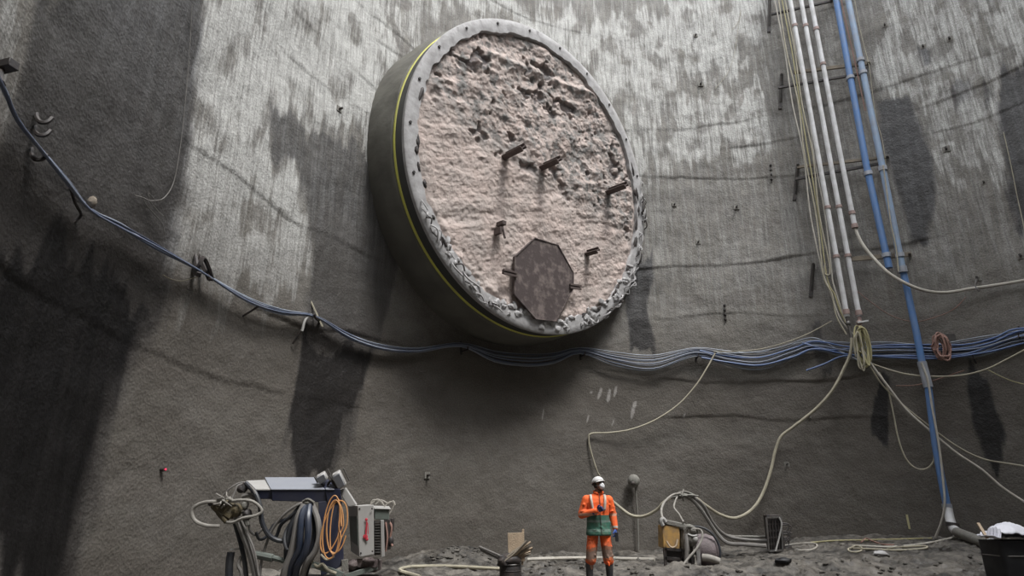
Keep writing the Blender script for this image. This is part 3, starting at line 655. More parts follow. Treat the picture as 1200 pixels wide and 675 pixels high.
# ================================================================== PIPES
def pipe(px, off, r_, m_, lab, cuffs=(), cuff_m='collar', name='riser_pipe', group=None, smooth=False):
    P = [wp(x, y, off) for x, y in px]
    e = empty(name, P[-1], lab, 'pipe', group)
    MB().tube(P, r_, 16, smooth=smooth).build('pipe', m_, e)
    for (x, y, L) in cuffs:
        i = [k for k in range(len(px)-1) if px[k][1] <= y <= px[k+1][1]]; i = i[0] if i else 0
        t = (y-px[i][1])/(px[i+1][1]-px[i][1]); c = P[i]+(P[i+1]-P[i])*t; d = P[i+1]-P[i]; d /= np.linalg.norm(d)
        MB().tube([c-d*L/2, c+d*L/2], r_*1.3, 16, False).build('coupling', cuff_m, e)
    return e
g = 'pale riser pipes climbing the shaft wall'
OFF = .55
pipe([(914, -70), (926, 0), (962, 200), (992.6, 371)], OFF, .078, 'pipe_white', 'left one of three pale grey pipes climbing the wall, ending in a valve', [(0, 33, .10), (0, 246, .10), (0, 304, .10), (0, 366, .16)], group=g)
pipe([(926, -70), (938.7, 0), (975, 200), (1007, 371)], OFF, .078, 'pipe_white', 'middle one of three pale grey pipes climbing the wall', [(0, 33, .10), (0, 245, .10), (0, 303, .10), (0, 367, .16)], group=g)
pipe([(937, -70), (950, 0), (987.5, 195), (1002, 267)], OFF, .078, 'pipe_white', 'right one of three pale grey pipes, short, ending halfway in a curved hose', [(0, 37, .12), (0, 80, .1), (0, 250, .12), (0, 265, .14)], group=g)
pipe([(967, -70), (980, 0), (1015.5, 195), (1042, 314)], OFF, .105, 'pipe_blue', 'upper bright blue plastic pipe ending at the lowest pipe bracket', [(0, 96, .12), (0, 204, .14), (0, 300, .14)], 'pipe_grey')
pipe([(980, -70), (994, 0), (1033.3, 192), (1058, 317)], OFF+.05, .10, 'pipe_paleblue', 'pale bluish grey pipe, rightmost of the risers at the top', [(0, 75, .12), (0, 90, .12), (0, 198, .16), (0, 300, .14), (0, 316, .2)], 'pipe_grey')
pipe([(1058.5, 318), (1074, 390), (1081, 428), (1087.5, 452), (1096, 520), (1103, 560), (1110, 594)], OFF, .098, 'pipe_blue', 'lower blue plastic pipe dropping across the cable bundle to the floor', [(0, 426, .10), (0, 439, .62), (0, 452, .10), (0, 593, .12)], 'pipe_grey')
# pipe brackets
def pbr(rails, post, lab):
    q = wp(*post[0], 0); e = empty('pipe_bracket', q, lab, 'bracket', 'steel brackets carrying the riser pipes')
    for a_, c_, m_, w_ in rails: MB().bar(wp(*a_, OFF-.17), wp(*c_, OFF-.17), .07, w_).build('cross_rail', m_, e)
    a_, c_ = post; n_ = w_in(wp(*a_, 0))
    MB().bar(wp(*a_, .02), wp(*c_, .02), .12, .07, n_).build('wall_post', 'steel_dark', e)
    MB().bar(wp(*a_, OFF-.18), wp(c_[0]+(a_[0]-c_[0])*.3, c_[1]-6, .02), .07, .05).build('brace', 'steel', e)
    MB().bar(wp(*a_, -.1), wp(*a_, OFF-.1), .08, .08).build('standoff_arm', 'steel', e)
    (r0, r1) = rails[0][0], rails[0][1]
    MB().bar(wp(r1[0]-2, r1[1], -.1), wp(r1[0]-2, r1[1], OFF-.1), .08, .08).build('standoff_arm', 'steel_dark', e)
pbr([((904, 17), (976, 1), 'steel_dark', .08)], ((902, -6), (901, 38)), 'topmost steel bracket behind the riser pipes, at the upper edge of the photo')
pbr([((930, 85), (1020, 74), 'timber_dirty', .13), ((912, 103), (1012, 86), 'steel_dark', .08)], ((916, 87), (914, 128)), 'second steel bracket from the top behind the riser pipes')
pbr([((934, 196), (1042, 184), 'timber_dirty', .10), ((932, 210), (1030, 192), 'steel_dark', .09)], ((935, 193), (931, 235)), 'third steel bracket from the top behind the riser pipes')
pbr([((995, 304), (1068, 298), 'timber_dirty', .15)], ((953, 309), (950, 348)), 'lowest pipe bracket, with a brown timber beside the blue pipe ends')
# slim hoses beside the pipes
g = 'slim hoses beside the riser pipes'
slim = [(908, 961, 'hose_pale', 'leftmost slim pale hose running beside the riser pipes'), (912.5, 964.5, 'hose_beige', 'second slim hose from the left beside the riser pipes'), (916.5, 968, 'hose_yellow', 'yellowish slim hose in the middle of those beside the riser pipes'), (920, 971, 'hose_beige', 'slim hose next to last on the right of its strand beside the pipes'), (924, 975, 'hose_pale', 'slim pale hose closest to the grey riser pipes')]
ends = [[(966, 325), (974, 345), (984, 372), (996, 388)], [(967, 330), (975, 345), (980, 370), (992, 392)], [(972, 335), (978, 345), (985, 365), (997, 390)], [(968, 322), (966, 316), (967, 308)], [(976, 330), (982, 350), (992, 380), (1000, 392)]]
for k, (a_, c_, m_, lab) in enumerate(slim):
    px = [(a_-10, -60), (a_, 0)]
    for y in (60, 120, 180, 250, 314):
        wv = 1.6*math.sin(y*.045+k*2.1); f = y/314; px.append((a_+(c_-a_)*f+wv+1.5*math.sin(math.pi*f), y))
    px += ends[k]
    o = wtube(px, OFF-.02+.03*(k % 2), .022).build('slim_hose', m_, origin=wp(*px[-1], OFF)); tag(o, lab, 'hose', g)
def hose(px, off, r_, m_, lab, name='hose', cat='hose', group=None):
    off0 = off if np.isscalar(off) else off[0]
    o = wtube(px, off, r_, 8).build(name, m_, origin=wp(*px[0], off0)); return tag(o, lab, cat, group)
hose([(1000, -10), (1005, 20), (1011, 48), (1018, 75), (1022, 105), (1026, 135), (1034, 165), (1039, 200)], OFF-.1, .012, 'hose_beige', 'thin wavy cord just right of the pale bluish pipe')
hose([(984, -10), (990, 20), (998, 55), (1006, 92), (1014, 130)], OFF+.02, .02, 'hose_pink', 'reddish brown cord hanging between the blue and pale bluish pipes')
hose([(1002, 268), (1010, 285), (1024, 303), (1044, 322), (1075, 338), (1105, 343), (1140, 338), (1175, 333), (1240, 322)], [OFF, OFF+.05, OFF+.12, OFF+.22, OFF+.15, .4, .3, .2, .2], .05, 'hose_pale', 'thick pale hose curving right from the short riser pipe over the blue pipe')
hose([(1035, 194), (1040, 230), (1044, 262), (1050, 290), (1053, 318)], OFF+.18, .02, 'hose_beige', 'thin hose strapped in front of the pale bluish pipe')
hose([(1003, 340), (1022, 355), (1045, 370), (1072, 377), (1098, 371), (1118, 362), (1132, 348)], .22, .013, 'hose_pink', 'faint thin cord sagging behind the lower blue pipe')
hose([(836, 412), (850, 412), (885, 410), (915, 403), (945, 392), (975, 376)], .3, .016, 'hose_beige', 'thin beige line rising right over the cables towards the valves')
hose([(838, 414), (828, 432), (815, 452), (795, 474), (768, 492), (740, 503), (715, 507), (693, 508), (690, 514), (692, 527), (699, 550), (703, 558)], [.35, .38, .36, .3, .25, .2, .14, .1, .08, .08, .12, .12], .024, 'hose_beige', 'beige hose swooping down from the bundle and ending above the worker')
hose([(998, 396), (997, 412), (990, 430), (975, 458), (955, 480), (930, 500), (915, 512), (908, 530), (903, 552), (893, 580), (880, 598), (862, 607), (844, 603), (828, 593), (814, 583), (798, 579), (780, 587), (769, 598), (754, 605), (740, 604), (728, 596), (716, 586)], [.6, .6, .55, .5, .4, .3, .25, .25, .3, .4, .55, .7, .9, 1.2, 1.4, 1.5, 1.4, 1.2, .9, .7, .5, .4], .045, 'hose_beige', 'long thick beige hose looping down from the valves to the pump and on left')
hose([(1010, 408), (1022, 428), (1040, 452), (1062, 480), (1090, 505), (1120, 530), (1150, 550), (1180, 575), (1240, 612)], [.6, .6, .55, .5, .5, .45, .4, .4, .4], .034, 'hose_pale', 'thick pale hose running diagonally down to the right edge, lower of two')
hose([(1020, 430), (1035, 452), (1060, 476), (1090, 500), (1120, 522), (1150, 537), (1180, 543), (1240, 552)], [.5, .5, .4, .4, .35, .3, .3, .3], .022, 'hose_beige', 'thinner beige hose running diagonally to the right edge, upper of two')
hose([(1030, 436), (1040, 455), (1046, 480), (1053, 515), (1062, 538), (1074, 549), (1086, 549), (1094, 540), (1094, 524)], .4, .022, 'hose_beige', 'beige hose hanging in a narrow loop left of the lower blue pipe')
hose([(1080, 425), (1087, 445), (1093, 480), (1100, 520), (1105, 560), (1107, 590), (1103, 612), (1096, 630)], [OFF+.15]*6+[OFF+.1, OFF], .03, 'hose_pale', 'pale hose dropping in front of the lower blue pipe to the floor')
hose([(1016, 424), (1032, 430), (1060, 438), (1090, 441), (1125, 440), (1155, 433), (1180, 421), (1205, 408), (1240, 392)], .42, .024, 'hose_beige', 'beige hose sagging just under the cable bundle at right')
hose([(1050, 452), (1075, 451), (1100, 444), (1130, 434)], .16, .015, 'hose_pink', 'short reddish cord under the bundle right of the tangled hoses')
hose([(1155, 432), (1175, 442), (1195, 449), (1240, 458)], .16, .014, 'hose_yellow', 'thin yellowish cord falling away to the right edge under the bundle')
hose([(1176, 155), (1184, 190), (1192, 230), (1199, 262), (1206, 300)], .12, .012, 'hose_beige', 'thin cord hanging down beside the wet patch at the right edge')
# valves at the foot of the pale pipes
e = empty('valve', wp(998, 380, OFF), 'pinkish white lever valve at the foot of the pale riser pipes', 'valve')
MB().bar(wp(1005, 378, OFF+.1), wp(1018, 376, OFF+.14), .06, .05).build('lever', 'pipe_white', e)
b = MB(); b.tube([wp(1007, 371, OFF), wp(1008, 386, OFF)], .06, 10, False); b.ell(wp(1007, 378, OFF), (.09, .09, .09)); b.build('valve_body', 'collar', e)
b = MB(); b.tube([wp(993, 371, OFF), wp(995, 384, OFF), wp(998, 396, OFF)], .05, 10); b.ell(wp(994, 379, OFF), (.08, .08, .09)); b.build('hose_connector', 'steel', e)
# hose tangle: coiled loops
def coil(name, lab, cpx, rx, rz_, n_, m_, r_, off, jit=.12, seed=1, thing=True):
    rd = random.Random(seed); c = wp(*cpx, off); n__ = w_in(c); t = np.cross(n__, (0, 0, 1.0)); P = []
    for i in range(n_*14):
        a_ = i/14*2*math.pi; k = i//14; rd2 = random.Random(seed*100+k); jx, jz, ja = rd2.uniform(-jit, jit), rd2.uniform(-jit, jit), rd2.uniform(-.3, .3)
        x = math.cos(a_+ja)*(rx*rd2.uniform(.35, 1.1)+jx*.4)+rx*rd2.uniform(-.35, .35); z = math.sin(a_+ja)*(rz_*rd2.uniform(.72, 1.05)+jz)+.05*math.sin(3*a_+k)
        P.append(c+t*(x+jx*.25)+np.array([0, 0, 1.0])*z+n__*(.05*math.sin(a_*1.3+k)+k*.018))
    o = MB().tube(P, r_, 6).build(name, m_, origin=c); tag(o, lab, 'hose'); return o
coil('hose_coil', 'tangled coil of yellowish hose hung where the pale pipes meet the cables', (1010, 406), .20, .62, 7, 'hose_yellow', .026, .62, .14, 3)
coil('hose_coil', 'pale beige hose coil hanging in front of the yellowish tangle', (1007, 412), .14, .55, 3, 'hose_beige', .024, .72, .12, 8)
coil('hose_coil', 'reddish brown coil of cord hung on the bundle right of the blue pipe', (1103, 407), .21, .40, 9, 'hose_pink', .026, .45, .08, 5)
o = MB().box(wp(1112, 396, .1), (.35, .1, .25)).build('wall_plate', 'steel', origin=wp(1112, 396, .05)); tag(o, 'small grey plate on the wall behind the reddish brown coil', 'plate')
# ---------------------------------------------------------------- anchors in the wall
def anchor(px, lab, k=1.0, m_='steel_dark', n_dots=1):
    q = wp(*px, 0); e = empty('anchor_bolt', q, lab, 'anchor bolt', 'anchor bolts in the sprayed concrete'); n__ = w_in(q)
    MB().tube([q-n__*.04, q+n__*.12*k], .028*k, 8, False).build('bolt_shaft', m_, e)
    u_ = np.cross(n__, (0, 0, 1.0))
    MB().box(q+n__*.01, (.04, .16*k, .15*k), n__, u_, (0, 0, 1)).build('bearing_plate', 'dusty', e)
    return e
for px, lab, k in (((790, 240), 'small anchor bolt on plain grey wall right of the portal ring', 1), ((863, 243), 'anchor bolt with a pale drip, between ring and riser pipes', 1.2), ((818, 284), 'small dark anchor bolt lowest on the wall between ring and pipes', 1),
                   ((821, 99), 'anchor bolt at the lower fringe of the pale streaks right of the ring', 1.2), ((815, 42), 'anchor bolt high in the pale streaks right of the ring', 1), ((500, 557), 'anchor bolt low on the wall right of the spraying machine', 1.1),
                   ((922, 544), 'anchor bolt low on the wall inside the bend of the long beige hose', 1), ((1113, 46), 'anchor bolt in the pale patch at upper right', 1.2), ((1109, 175), 'anchor bolt with a rag, in the lower pale patch at right', 1.4),
                   ((1153, 214), 'small pale anchor bolt just under the lower pale patch at right', 1), ((1082, 55), 'anchor bolt in a wet dark hole at upper right', 1.1), ((1037, 30), 'pale anchor bolt right of the pipes near the top', 1), ((948, 488), 'faint anchor bolt under the cables between the hoses', .8), ((397, 128), 'anchor bolt in the streaky wall left of the portal ring', 1.1)):
    anchor(px, lab, k)
e = anchor((1145, 326), 'hooked anchor holding up the thick pale hose at right', 1.3)
MB().tube([wp(1145, 326, .1), wp(1143, 336, .3), wp(1148, 341, .35)], .03, 6).build('hook', 'steel', e)
e = anchor((1196, 300), 'hooked pale anchor at the right edge above the thick pale hose', 1.3)
for px, lab in (((903, 194), 'column of small bolt heads high on the wall left of the pipes'), ((849, 358), 'column of small bolt heads low on the wall left of the pipes')):
    e = empty('bolt_strip', wp(px[0], px[1]+9, 0), lab, 'bolt strip', 'bolt strips on the wall')
    MB().bar(wp(px[0], px[1]-2, .01), wp(px[0]+1, px[1]+20, .01), .05, .03).build('strip', 'steel', e)
    for k in range(4): q = wp(px[0]+.4*k, px[1]+5.5*k, .02); MB().tube([q, q+w_in(q)*.07], [.05, .03], 7, False).build('bolt_head', 'steel_dark', e)
# small red light on the left wall
m, n_, b_ = nt('red_glow'); b_.inputs['Base Color'].default_value = (.6, .02, .06, 1); b_.inputs['Emission Color'].default_value = (1, .04, .12, 1); b_.inputs['Emission Strength'].default_value = 1.2; M['red_glow'] = m
q = wp(191, 550, 0); e = empty('marker_light', q, 'tiny red light glowing on the dark grey wall above left of the machine', 'light'); n__ = w_in(q)
MB().ell(q+n__*.05, (.016, .016, .016)).build('lens', 'red_glow', e); MB().tube([q-n__*.05, q+n__*.035], .035, 8, False).build('housing', 'steel_dark', e)
# ================================================================== THINGS ON THE FLOOR
q = gp(748, 646); e = empty('lamp_on_pole', q, 'round muddy grey lamp on a thin pole right of the worker', 'lamp'); Y0 = q[1]
top = at(745, 574, Y0); P0 = np.array([q[0], q[1], q[2]-.05])
MB().tube([P0, (P0+top)/2+(.02, 0, 0), top], .028, 8).build('pole', 'dusty', e)
b = MB(); c = at(742.5, 563.5, Y0-.1); b.ell(c, (.19, .15, .20), jit=.1); hd = b.build('lamp_head', 'dusty', e)
MB().ell(c+(-.05, -.13, -.08), (.07, .04, .06)).build('lens', 'steel_dark', hd); MB().bar(c+(.1, 0, -.05), top, .06, .06).build('mount', 'dusty', e)
q = gp(749, 640); 
# --- drum with board and timber strips
Yd = 12.8
fz = gz(.0, Yd)
def dm(px, py, d=0): return at(px, py, Yd+d)
c = dm(598, 668); c[2] = 0; x0 = c[0]
topz = dm(598, 661)[2]; f0 = gz(x0, Yd)-.05
e = empty('oil_drum', (x0, Yd, f0), 'dark drum standing on the mud left of the worker, loaded with scraps', 'drum')
b = MB(); hh = topz-f0; prof = [(.0, 0), (.19, 0), (.2, .02), (.2, hh*.33), (.208, hh*.35), (.2, hh*.37), (.2, hh*.66), (.208, hh*.68), (.2, hh*.7), (.2, hh-.02), (.19, hh), (0, hh)]
V = []; nn = 24
for r_, z in prof[1:-1]: V += [(x0+r_*math.cos(2*math.pi*j/nn), Yd+r_*math.sin(2*math.pi*j/nn), f0+z) for j in range(nn)]
mm = len(prof)-2; F = [(i*nn+j, i*nn+(j+1) % nn, (i+1)*nn+(j+1) % nn, (i+1)*nn+j) for i in range(mm-1) for j in range(nn)]+[tuple(range(nn)), tuple(range((mm-1)*nn, mm*nn))]
b.add(V, F); b.build('drum_body', 'steel_dark', e)
lid = lambda r1, n_: [(x0+r1*math.cos(k*2*math.pi/n_), Yd+r1*math.sin(k*2*math.pi/n_), topz) for k in range(n_+1)]
MB().tube(lid(.2, 24), .014, 6).build('rim', 'steel', e)
o = MB().box(dm(605, 641, .02), (.31, .03, .50), (1, .1, .03), (-.1, 1, 0), (-.03, 0, 1)).build('plywood_board', 'timber'); tag(o, 'pale plywood board standing upright on the dark drum', 'board')
o = MB().bar(dm(613, 620, .06), dm(612, 662, .06), .05, .04).build('timber_post', 'timber'); tag(o, 'thin upright timber just behind the plywood board, poking above it', 'timber')
rd = random.Random(4)
for k in range(17):
    a_ = dm(588+rd.uniform(-3, 11), 659-rd.uniform(-2, 6), -.2+.018*k); c_ = dm(616+rd.uniform(-4, 9), 636+k*.9+rd.uniform(-3, 2), -.2+.018*k)
    o = MB().tube([a_, (a_+c_)/2+(0, 0, rd.uniform(-.03, .05)), c_], rd.uniform(.016, .034), 6).build('timber_strip', 'timber' if k % 2 else 'timber_dirty')
    tag(o, 'rough brown strip in the leaning bundle on the dark drum', 'timber', 'strips bundled on the drum')
b = MB(); b.ell(dm(597, 656, -.05), (.22, .17, .12), jit=.35); b.ell(dm(590, 658, -.14), (.12, .1, .11), jit=.35); o = b.build('crumpled_sack', 'steel_dark'); tag(o, 'dark crumpled sack under the timber strips on the drum', 'sack')
for k, (a_, c_) in enumerate((((562, 641), (587, 652)), ((564, 645), (588, 656)))):
    o = MB().tube([dm(*a_, .9), (dm(*a_, .9)+dm(*c_, .35))/2, dm(*c_, .15)], .024, 10).build('loose_pipe', 'hose_grey'); tag(o, ('upper' if k == 0 else 'lower')+' of two grey pipe ends slanting down behind the drum', 'pipe')
def fhose(px, r_, m_, lab, lift=None):
    P = [gp(x, y, r_*.8 if lift is None else lift) for x, y in px]; o = MB().tube(P, r_, 8).build('ground_hose', m_); tag(o, lab, 'hose', None); return o
fhose([(492, 676), (478, 672), (469, 669), (473, 666), (490, 664), (530, 664), (588, 667)], .04, 'hose_beige', 'pale hose bent back on itself on the mud right of the machine')
fhose([(618, 656), (640, 655), (690, 654), (730, 655), (767, 656)], .045, 'hose_pale', 'straight pale hose lying on the floor behind the worker')
g = 'tangled hoses on the floor by the back wall'
fhose([(950, 636), (975, 634), (1010, 633), (1050, 632), (1092, 631)], .022, 'hose_yellow', 'yellowish hose lying nearest the wall left of the pipe foot')
fhose([(985, 638), (1010, 640), (1045, 641), (1085, 637), (1105, 633), (1122, 629)], .026, 'hose_pale', 'pale hose lying on the floor and rising towards the pipe elbow')
fhose([(1000, 643), (1020, 644), (1050, 645), (1083, 643), (1084, 640), (1060, 641), (1040, 643)], .024, 'hose_beige', 'beige hose with a narrow doubled bend on the floor left of the elbow')
fhose([(996, 643), (1002, 640), (1010, 642), (1008, 646), (998, 647), (994, 644), (1000, 641)], .022, 'hose_beige', 'small round loop of beige hose on the floor')
fhose([(936, 645), (950, 645), (957, 641), (955, 637), (940, 637), (915, 640)], .022, 'hose_pale', 'hooked pale hose on the floor right of the small cage')
fhose([(1009, 636), (1015, 631), (1022, 634), (1034, 638), (1048, 639)], .02, 'hose_pink', 'short pinkish cord kinked over the floor hoses')
# grey hoses draping from the tied bunch over the pump to the cage
Yp = 14.3
def pp(px, py, d=0): return at(px, py, Yp+d)
def phose(px, r_, m_, lab, name='hose'):
    P = [pp(*q_) for q_ in px]; o = MB().tube(P, r_, 8).build(name, m_, origin=P[0]); return tag(o, lab, 'hose')
phose([(812, 582, 3.5), (824, 592, 3.6), (835, 612, 3.8), (850, 627, 3.9), (870, 632, 3.9), (899, 634, 3.9)], .045, 'hose_grey', 'grey hose falling from the tied bunch to the floor left of the cage')
phose([(808, 582, 3.5), (822, 598, 3.6), (838, 622, 3.7), (852, 636, 3.6), (872, 638, 3.5), (898, 640, 3.4)], .05, 'hose_grey', 'thick muddy hose beside it, lying lowest on the floor left of the cage')
phose([(800, 580, 3.6), (815, 590, 3.7), (830, 606, 3.9), (848, 626, 4.0), (880, 629, 4.1), (898, 629, 4.1)], .035, 'dusty', 'dusty hose uppermost of those trailing from the tied bunch to the cage')
# --- the small pump
base = np.array([pp(803, 660)[0], Yp, 0]); base[2] = gz(base[0], Yp)
e = empty('grout_pump', base, 'small mud-caked pump with ochre yellow box and grey motor on the mud', 'pump')
def pbox(name, a_, c_, dep, d, m_, par, rot=0):
    p, q_ = pp(*a_, d), pp(*c_, d); cc_ = (p+q_)/2; X = np.array([math.cos(rot), math.sin(rot)*.3, math.sin(rot)])
    Z = np.array([-X[2], 0, X[0]]); return MB().box(cc_+(0, dep/2, 0), (abs(q_[0]-p[0]), dep, abs(p[2]-q_[2])), X, np.cross(Z, X), Z, .015).build(name, m_, par)
cab_ = pbox('casing', (776, 616), (798, 643), .5, 0, 'ochre', e, -.06)
pbox('casing_side', (797, 620), (803, 645), .45, .05, 'timber_dirty', e, -.06)
pbox('top_cover', (777, 611), (805, 617), .55, -.02, 'dusty', e, -.22)
b = MB()
for (a_, c_) in (((779, 642), (780, 664)), ((800, 644), (801, 664)), ((779, 654), (801, 656)), ((779, 643), (800, 645)), ((810, 640), (812, 664))): b.bar(pp(*a_, .03), pp(*c_, .03), .06, .06)
b.build('frame', 'steel_dark', e)
b = MB(); b.bar(pp(784, 654, .4), pp(812, 656, .4), .3, .12); b.box(pp(792, 651, .25), (.45, .4, .25)); b.build('lower_tank', 'steel_dark', e)
c = pp(829, 645, .2); b = MB(); b.loft([c+(-.22, .1, .02), c+(-.2, .08, .02), c+(0, 0, 0), c+(.16, -.06, -.02), c+(.22, -.08, -.03)], [.22, .30, .33, .29, .16], [.22, .30, .33, .29, .16], 20, (.3, .95, 0), (0, 0, 1)); b.build('motor_housing', 'mauve', e)
b = MB(); b.tube([pp(823, 653, -.25), pp(832, 654, -.3), pp(843, 658, -.32)], .07, 12); b.build('discharge_cylinder', 'hose_muddy', e)
b = MB(); b.tube([pp(803, 622, -.05), pp(806, 617, -.08), pp(812, 619, -.1), pp(816, 625, -.1)], .05, 8); b.ell(pp(810, 632, -.05), (.13, .12, .14), jit=.2); b.ell(pp(813, 622, -.1), (.09, .09, .07), jit=.2); b.build('pump_head', 'dusty', e)
b = MB(); b.ell(pp(815, 632, -.16), (.06, .03, .06)); b.tube([pp(806, 626, -.12), pp(812, 628, -.17), pp(818, 627, -.15)], .022, 6); b.build('gauge', 'panel_pale', e)
b = MB(); b.bar(pp(818, 644, 0), pp(820, 668, -.15), .08, .08); b.bar(pp(790, 645, .3), pp(838, 650, .3), .08, .08); b.build('support_leg', 'steel', e)
MB().tube([pp(777, 616, 0), pp(775, 611, 0), pp(777, 608, 0), pp(780, 612, 0)], .045, 8).build('valve', 'panel_pale', e)
MB().tube([pp(781, 634, -.04), pp(786, 641, -.06), pp(792, 640, -.06), pp(794, 632, -.04)], .02, 6).build('handle', 'timber', e)
MB().tube([pp(804, 626, -.1), pp(805, 640, -.15), pp(804, 660, -.15), pp(806, 668, -.2)], .04, 8).build('feed_tube', 'hose_grey', e)
phose([(777, 611), (775, 598, .6), (779, 588, 1.6), (788, 580, 2.6), (798, 578, 3.3)], .026, 'hose_muddy', 'pale hose rising from the ochre box to the tied bunch')
phose([(801, 612, -.05), (796, 603, .4), (790, 595, 1.2), (791, 588, 2.2), (794, 581, 3.2)], .02, 'hose_muddy', 'beige hose dropping from the tied bunch on to the pump top')
phose([(812, 620, -.15), (821, 621, -.2), (823, 630, -.25), (817, 642, -.3), (806, 655, -.35), (798, 666, -.4)], .024, 'hose_muddy', 'whitish hose curling down the front of the pump')
phose([(808, 617, 0), (822, 618, 0), (833, 624, -.05), (841, 635, -.1), (844, 648, -.15), (842, 657, -.15)], .026, 'hose_black', 'black hose arching over the grey motor of the pump')
b = MB(); rd = random.Random(11)
for k in range(7):
    a_ = rd.uniform(785, 795); c_ = rd.uniform(806, 818); b.tube([pp(a_, 582+rd.uniform(-2, 3), 3.3), pp((a_+c_)/2, 579+rd.uniform(-3, 3), 3.2+rd.uniform(-.1, .1)), pp(c_, 582+rd.uniform(-2, 4), 3.3)], .03, 6)
b.tube([pp(801, 574, 3.2), pp(799, 580, 3.05), pp(801, 587, 3.2)], .02, 6); o = b.build('hose_ties', 'dusty'); tag(o, 'tied bunch of muddy hose on the crest above the pump', 'hose bunch')
# --- small cage against the wall
q = gp(905, 645); Yc = q[1]-.3
def cp(px, py, d=0): return at(px, py, Yc+d)
e = empty('wire_cage', (q[0], Yc, gz(q[0], Yc)), 'small dark wire cage with a pale strap, standing on the floor under the wall', 'cage')
b = MB()
cs = [(898, 607), (915, 606), (917, 645), (901, 646)]
for d in (0, .45):
    for i in range(4): b.bar(cp(*cs[i], d), cp(*cs[(i+1) % 4], d), .045, .045)
for c_ in cs: b.bar(cp(*c_, 0), cp(*c_, .45), .045, .045)
b.build('cage_frame', 'steel', e)
b = MB()
for k in range(1, 5):
    f = k/5; b.bar(cp(898+17*f, 607, .01), cp(901+16*f, 645, .01), .02, .02); b.bar(cp(898+3*f, 607+39*f, .02), cp(915+2*f, 606+39*f, .02), .02, .02)
b.build('mesh', 'steel_dark', e)
MB().box((cp(899, 608, .2)+cp(916, 645, .2))/2, (.38, .3, 1.0)).build('filling', 'steel_dark', e)
MB().tube([cp(913, 606, -.03), cp(916, 614, -.05), cp(914, 626, -.05), cp(909, 646, -.1)], .022, 6).build('strap', 'panel_pale', e)
b = MB(); rd = random.Random(2)
for k in range(14): a_ = rd.uniform(0, 1); b.tube([cp(916, 612+32*a_, .1), cp(922+rd.uniform(0, 6), 614+28*a_, .1), cp(919+rd.uniform(0, 8), 622+24*a_, .1)], .018, 5)
o = b.build('brushwood', 'steel_dark'); tag(o, 'dark tuft of bent wire sticking out right of the small cage', 'wire')
# --- pipe elbow at the floor, and the covered tub
Ye = wp(1110, 594, OFF)
P = [Ye, np.array(wp(1113, 608, OFF+.1)), np.array(wp(1117, 619, OFF+.3))]
pe = at(1163, 640, 15.6)
e = empty('drain_pipe', gp(1140, 640), 'muddy grey pipe elbow leading from the blue pipe along the floor to the right', 'pipe')
MB().tube(P+[wp(1124, 625, OFF+.6)], .12, 14).build('elbow', 'pipe_white', e)
MB().tube([wp(1122, 624, OFF+.55), (wp(1122, 624, OFF+.55)+pe)/2, pe], .13, 14).build('floor_pipe', 'dusty', e)
cdr = pe-wp(1122, 624, OFF+.55); cdr /= np.linalg.norm(cdr)
MB().tube([pe-cdr*.05, pe+cdr*.06], .17, 14, False).build('end_flange', 'pipe_white', e); MB().tube([pe+cdr*.05, pe+cdr*.075], .10, 14, False).build('mouth_shade', 'black_tub', e)  # black disc stands in for the shade inside the pipe
c0 = wp(1116, 615, OFF+.25); MB().tube([c0-(0, 0, .05), c0+(0.02, 0, .05)], .16, 12, False).build('coupling', 'steel_dark', e)
Yt = 12.4
def tp(px, py, d=0): return at(px, py, Yt+d)
x0_, x1_ = tp(1173, 640)[0], tp(1250, 640)[0]; z1 = tp(1173, 634)[2]; z0 = gz(x0_, Yt)-.1
e = empty('black_tub', ((x0_+x1_)/2, Yt+.32, z0), 'black plastic tub at the right edge of the photo', 'tub')
b = MB(); cxm = (x0_+x1_)/2; wv = (x1_-x0_)/2; b.loft([(cxm, Yt+.32, z0), (cxm, Yt+.32, z0+.05), (cxm, Yt+.32, z1-.05), (cxm, Yt+.32, z1)], [wv*.98, wv, wv, wv], [.31, .32, .32, .32], 36, pw=9); b.build('tub_body', 'black_tub', e)
b = MB(); zr_ = tp(1173, 652)[2]
ring_ = [(cxm+wv*1.0*math.copysign(abs(math.cos(t))**(1/3), math.cos(t)), Yt+.32+.325*math.copysign(abs(math.sin(t))**(1/3), math.sin(t)), zr_) for t in np.linspace(0, 2*math.pi, 41)]
b.tube(ring_, .012, 6, False); b.build('rib', 'hose_grey', e)
# white sheet draped over the tub
nx, ny = 46, 30; V = []
for j in range(ny):
    for i in range(nx):
        u_ = i/(nx-1); v_ = j/(ny-1); y = Yt-.10+.80*v_; x = x0_-.30+.05*v_*9.6/1.0*.8+(x1_-x0_+.5)*u_
        z = z1+.05+.26*math.exp(-((u_-.28)/.24)**2)*math.sin(math.pi*min(1, v_*1.1+.1))+.05*mnoise.noise(Vector((x*5, y*5, 3)))+.03*mnoise.noise(Vector((x*14, y*12, 1)))
        if x < x0_: z = z1+.05+(x0_-x)*.15*(1-v_*.3)+.02*mnoise.noise(Vector((x*9, y*9, 0)))
        V.append((x, y, z))
F = [(j*nx+i, j*nx+i+1, (j+1)*nx+i+1, (j+1)*nx+i) for j in range(ny-1) for i in range(nx-1)]
b = MB(); b.add(V, F); o = b.build('plastic_sheet', 'white_sheet'); tag(o, 'crumpled white plastic sheet laid over the black tub', 'sheet')
sm = o.modifiers.new('thick', 'SOLIDIFY'); sm.thickness = .012
o = MB().bar(tp(1146, 613, .3), tp(1157, 631, .1), .05, .03).build('plank', 'timber'); tag(o, 'short pale plank leaning at the left end of the white sheet', 'plank')
o = MB().bar(wp(1062.5, 603, .25), wp(1066, 620, .3), .05, .04).build('marker_stake', 'hose_yellow'); tag(o, 'thin yellow stake standing against the wall left of the pipe elbow', 'stake')
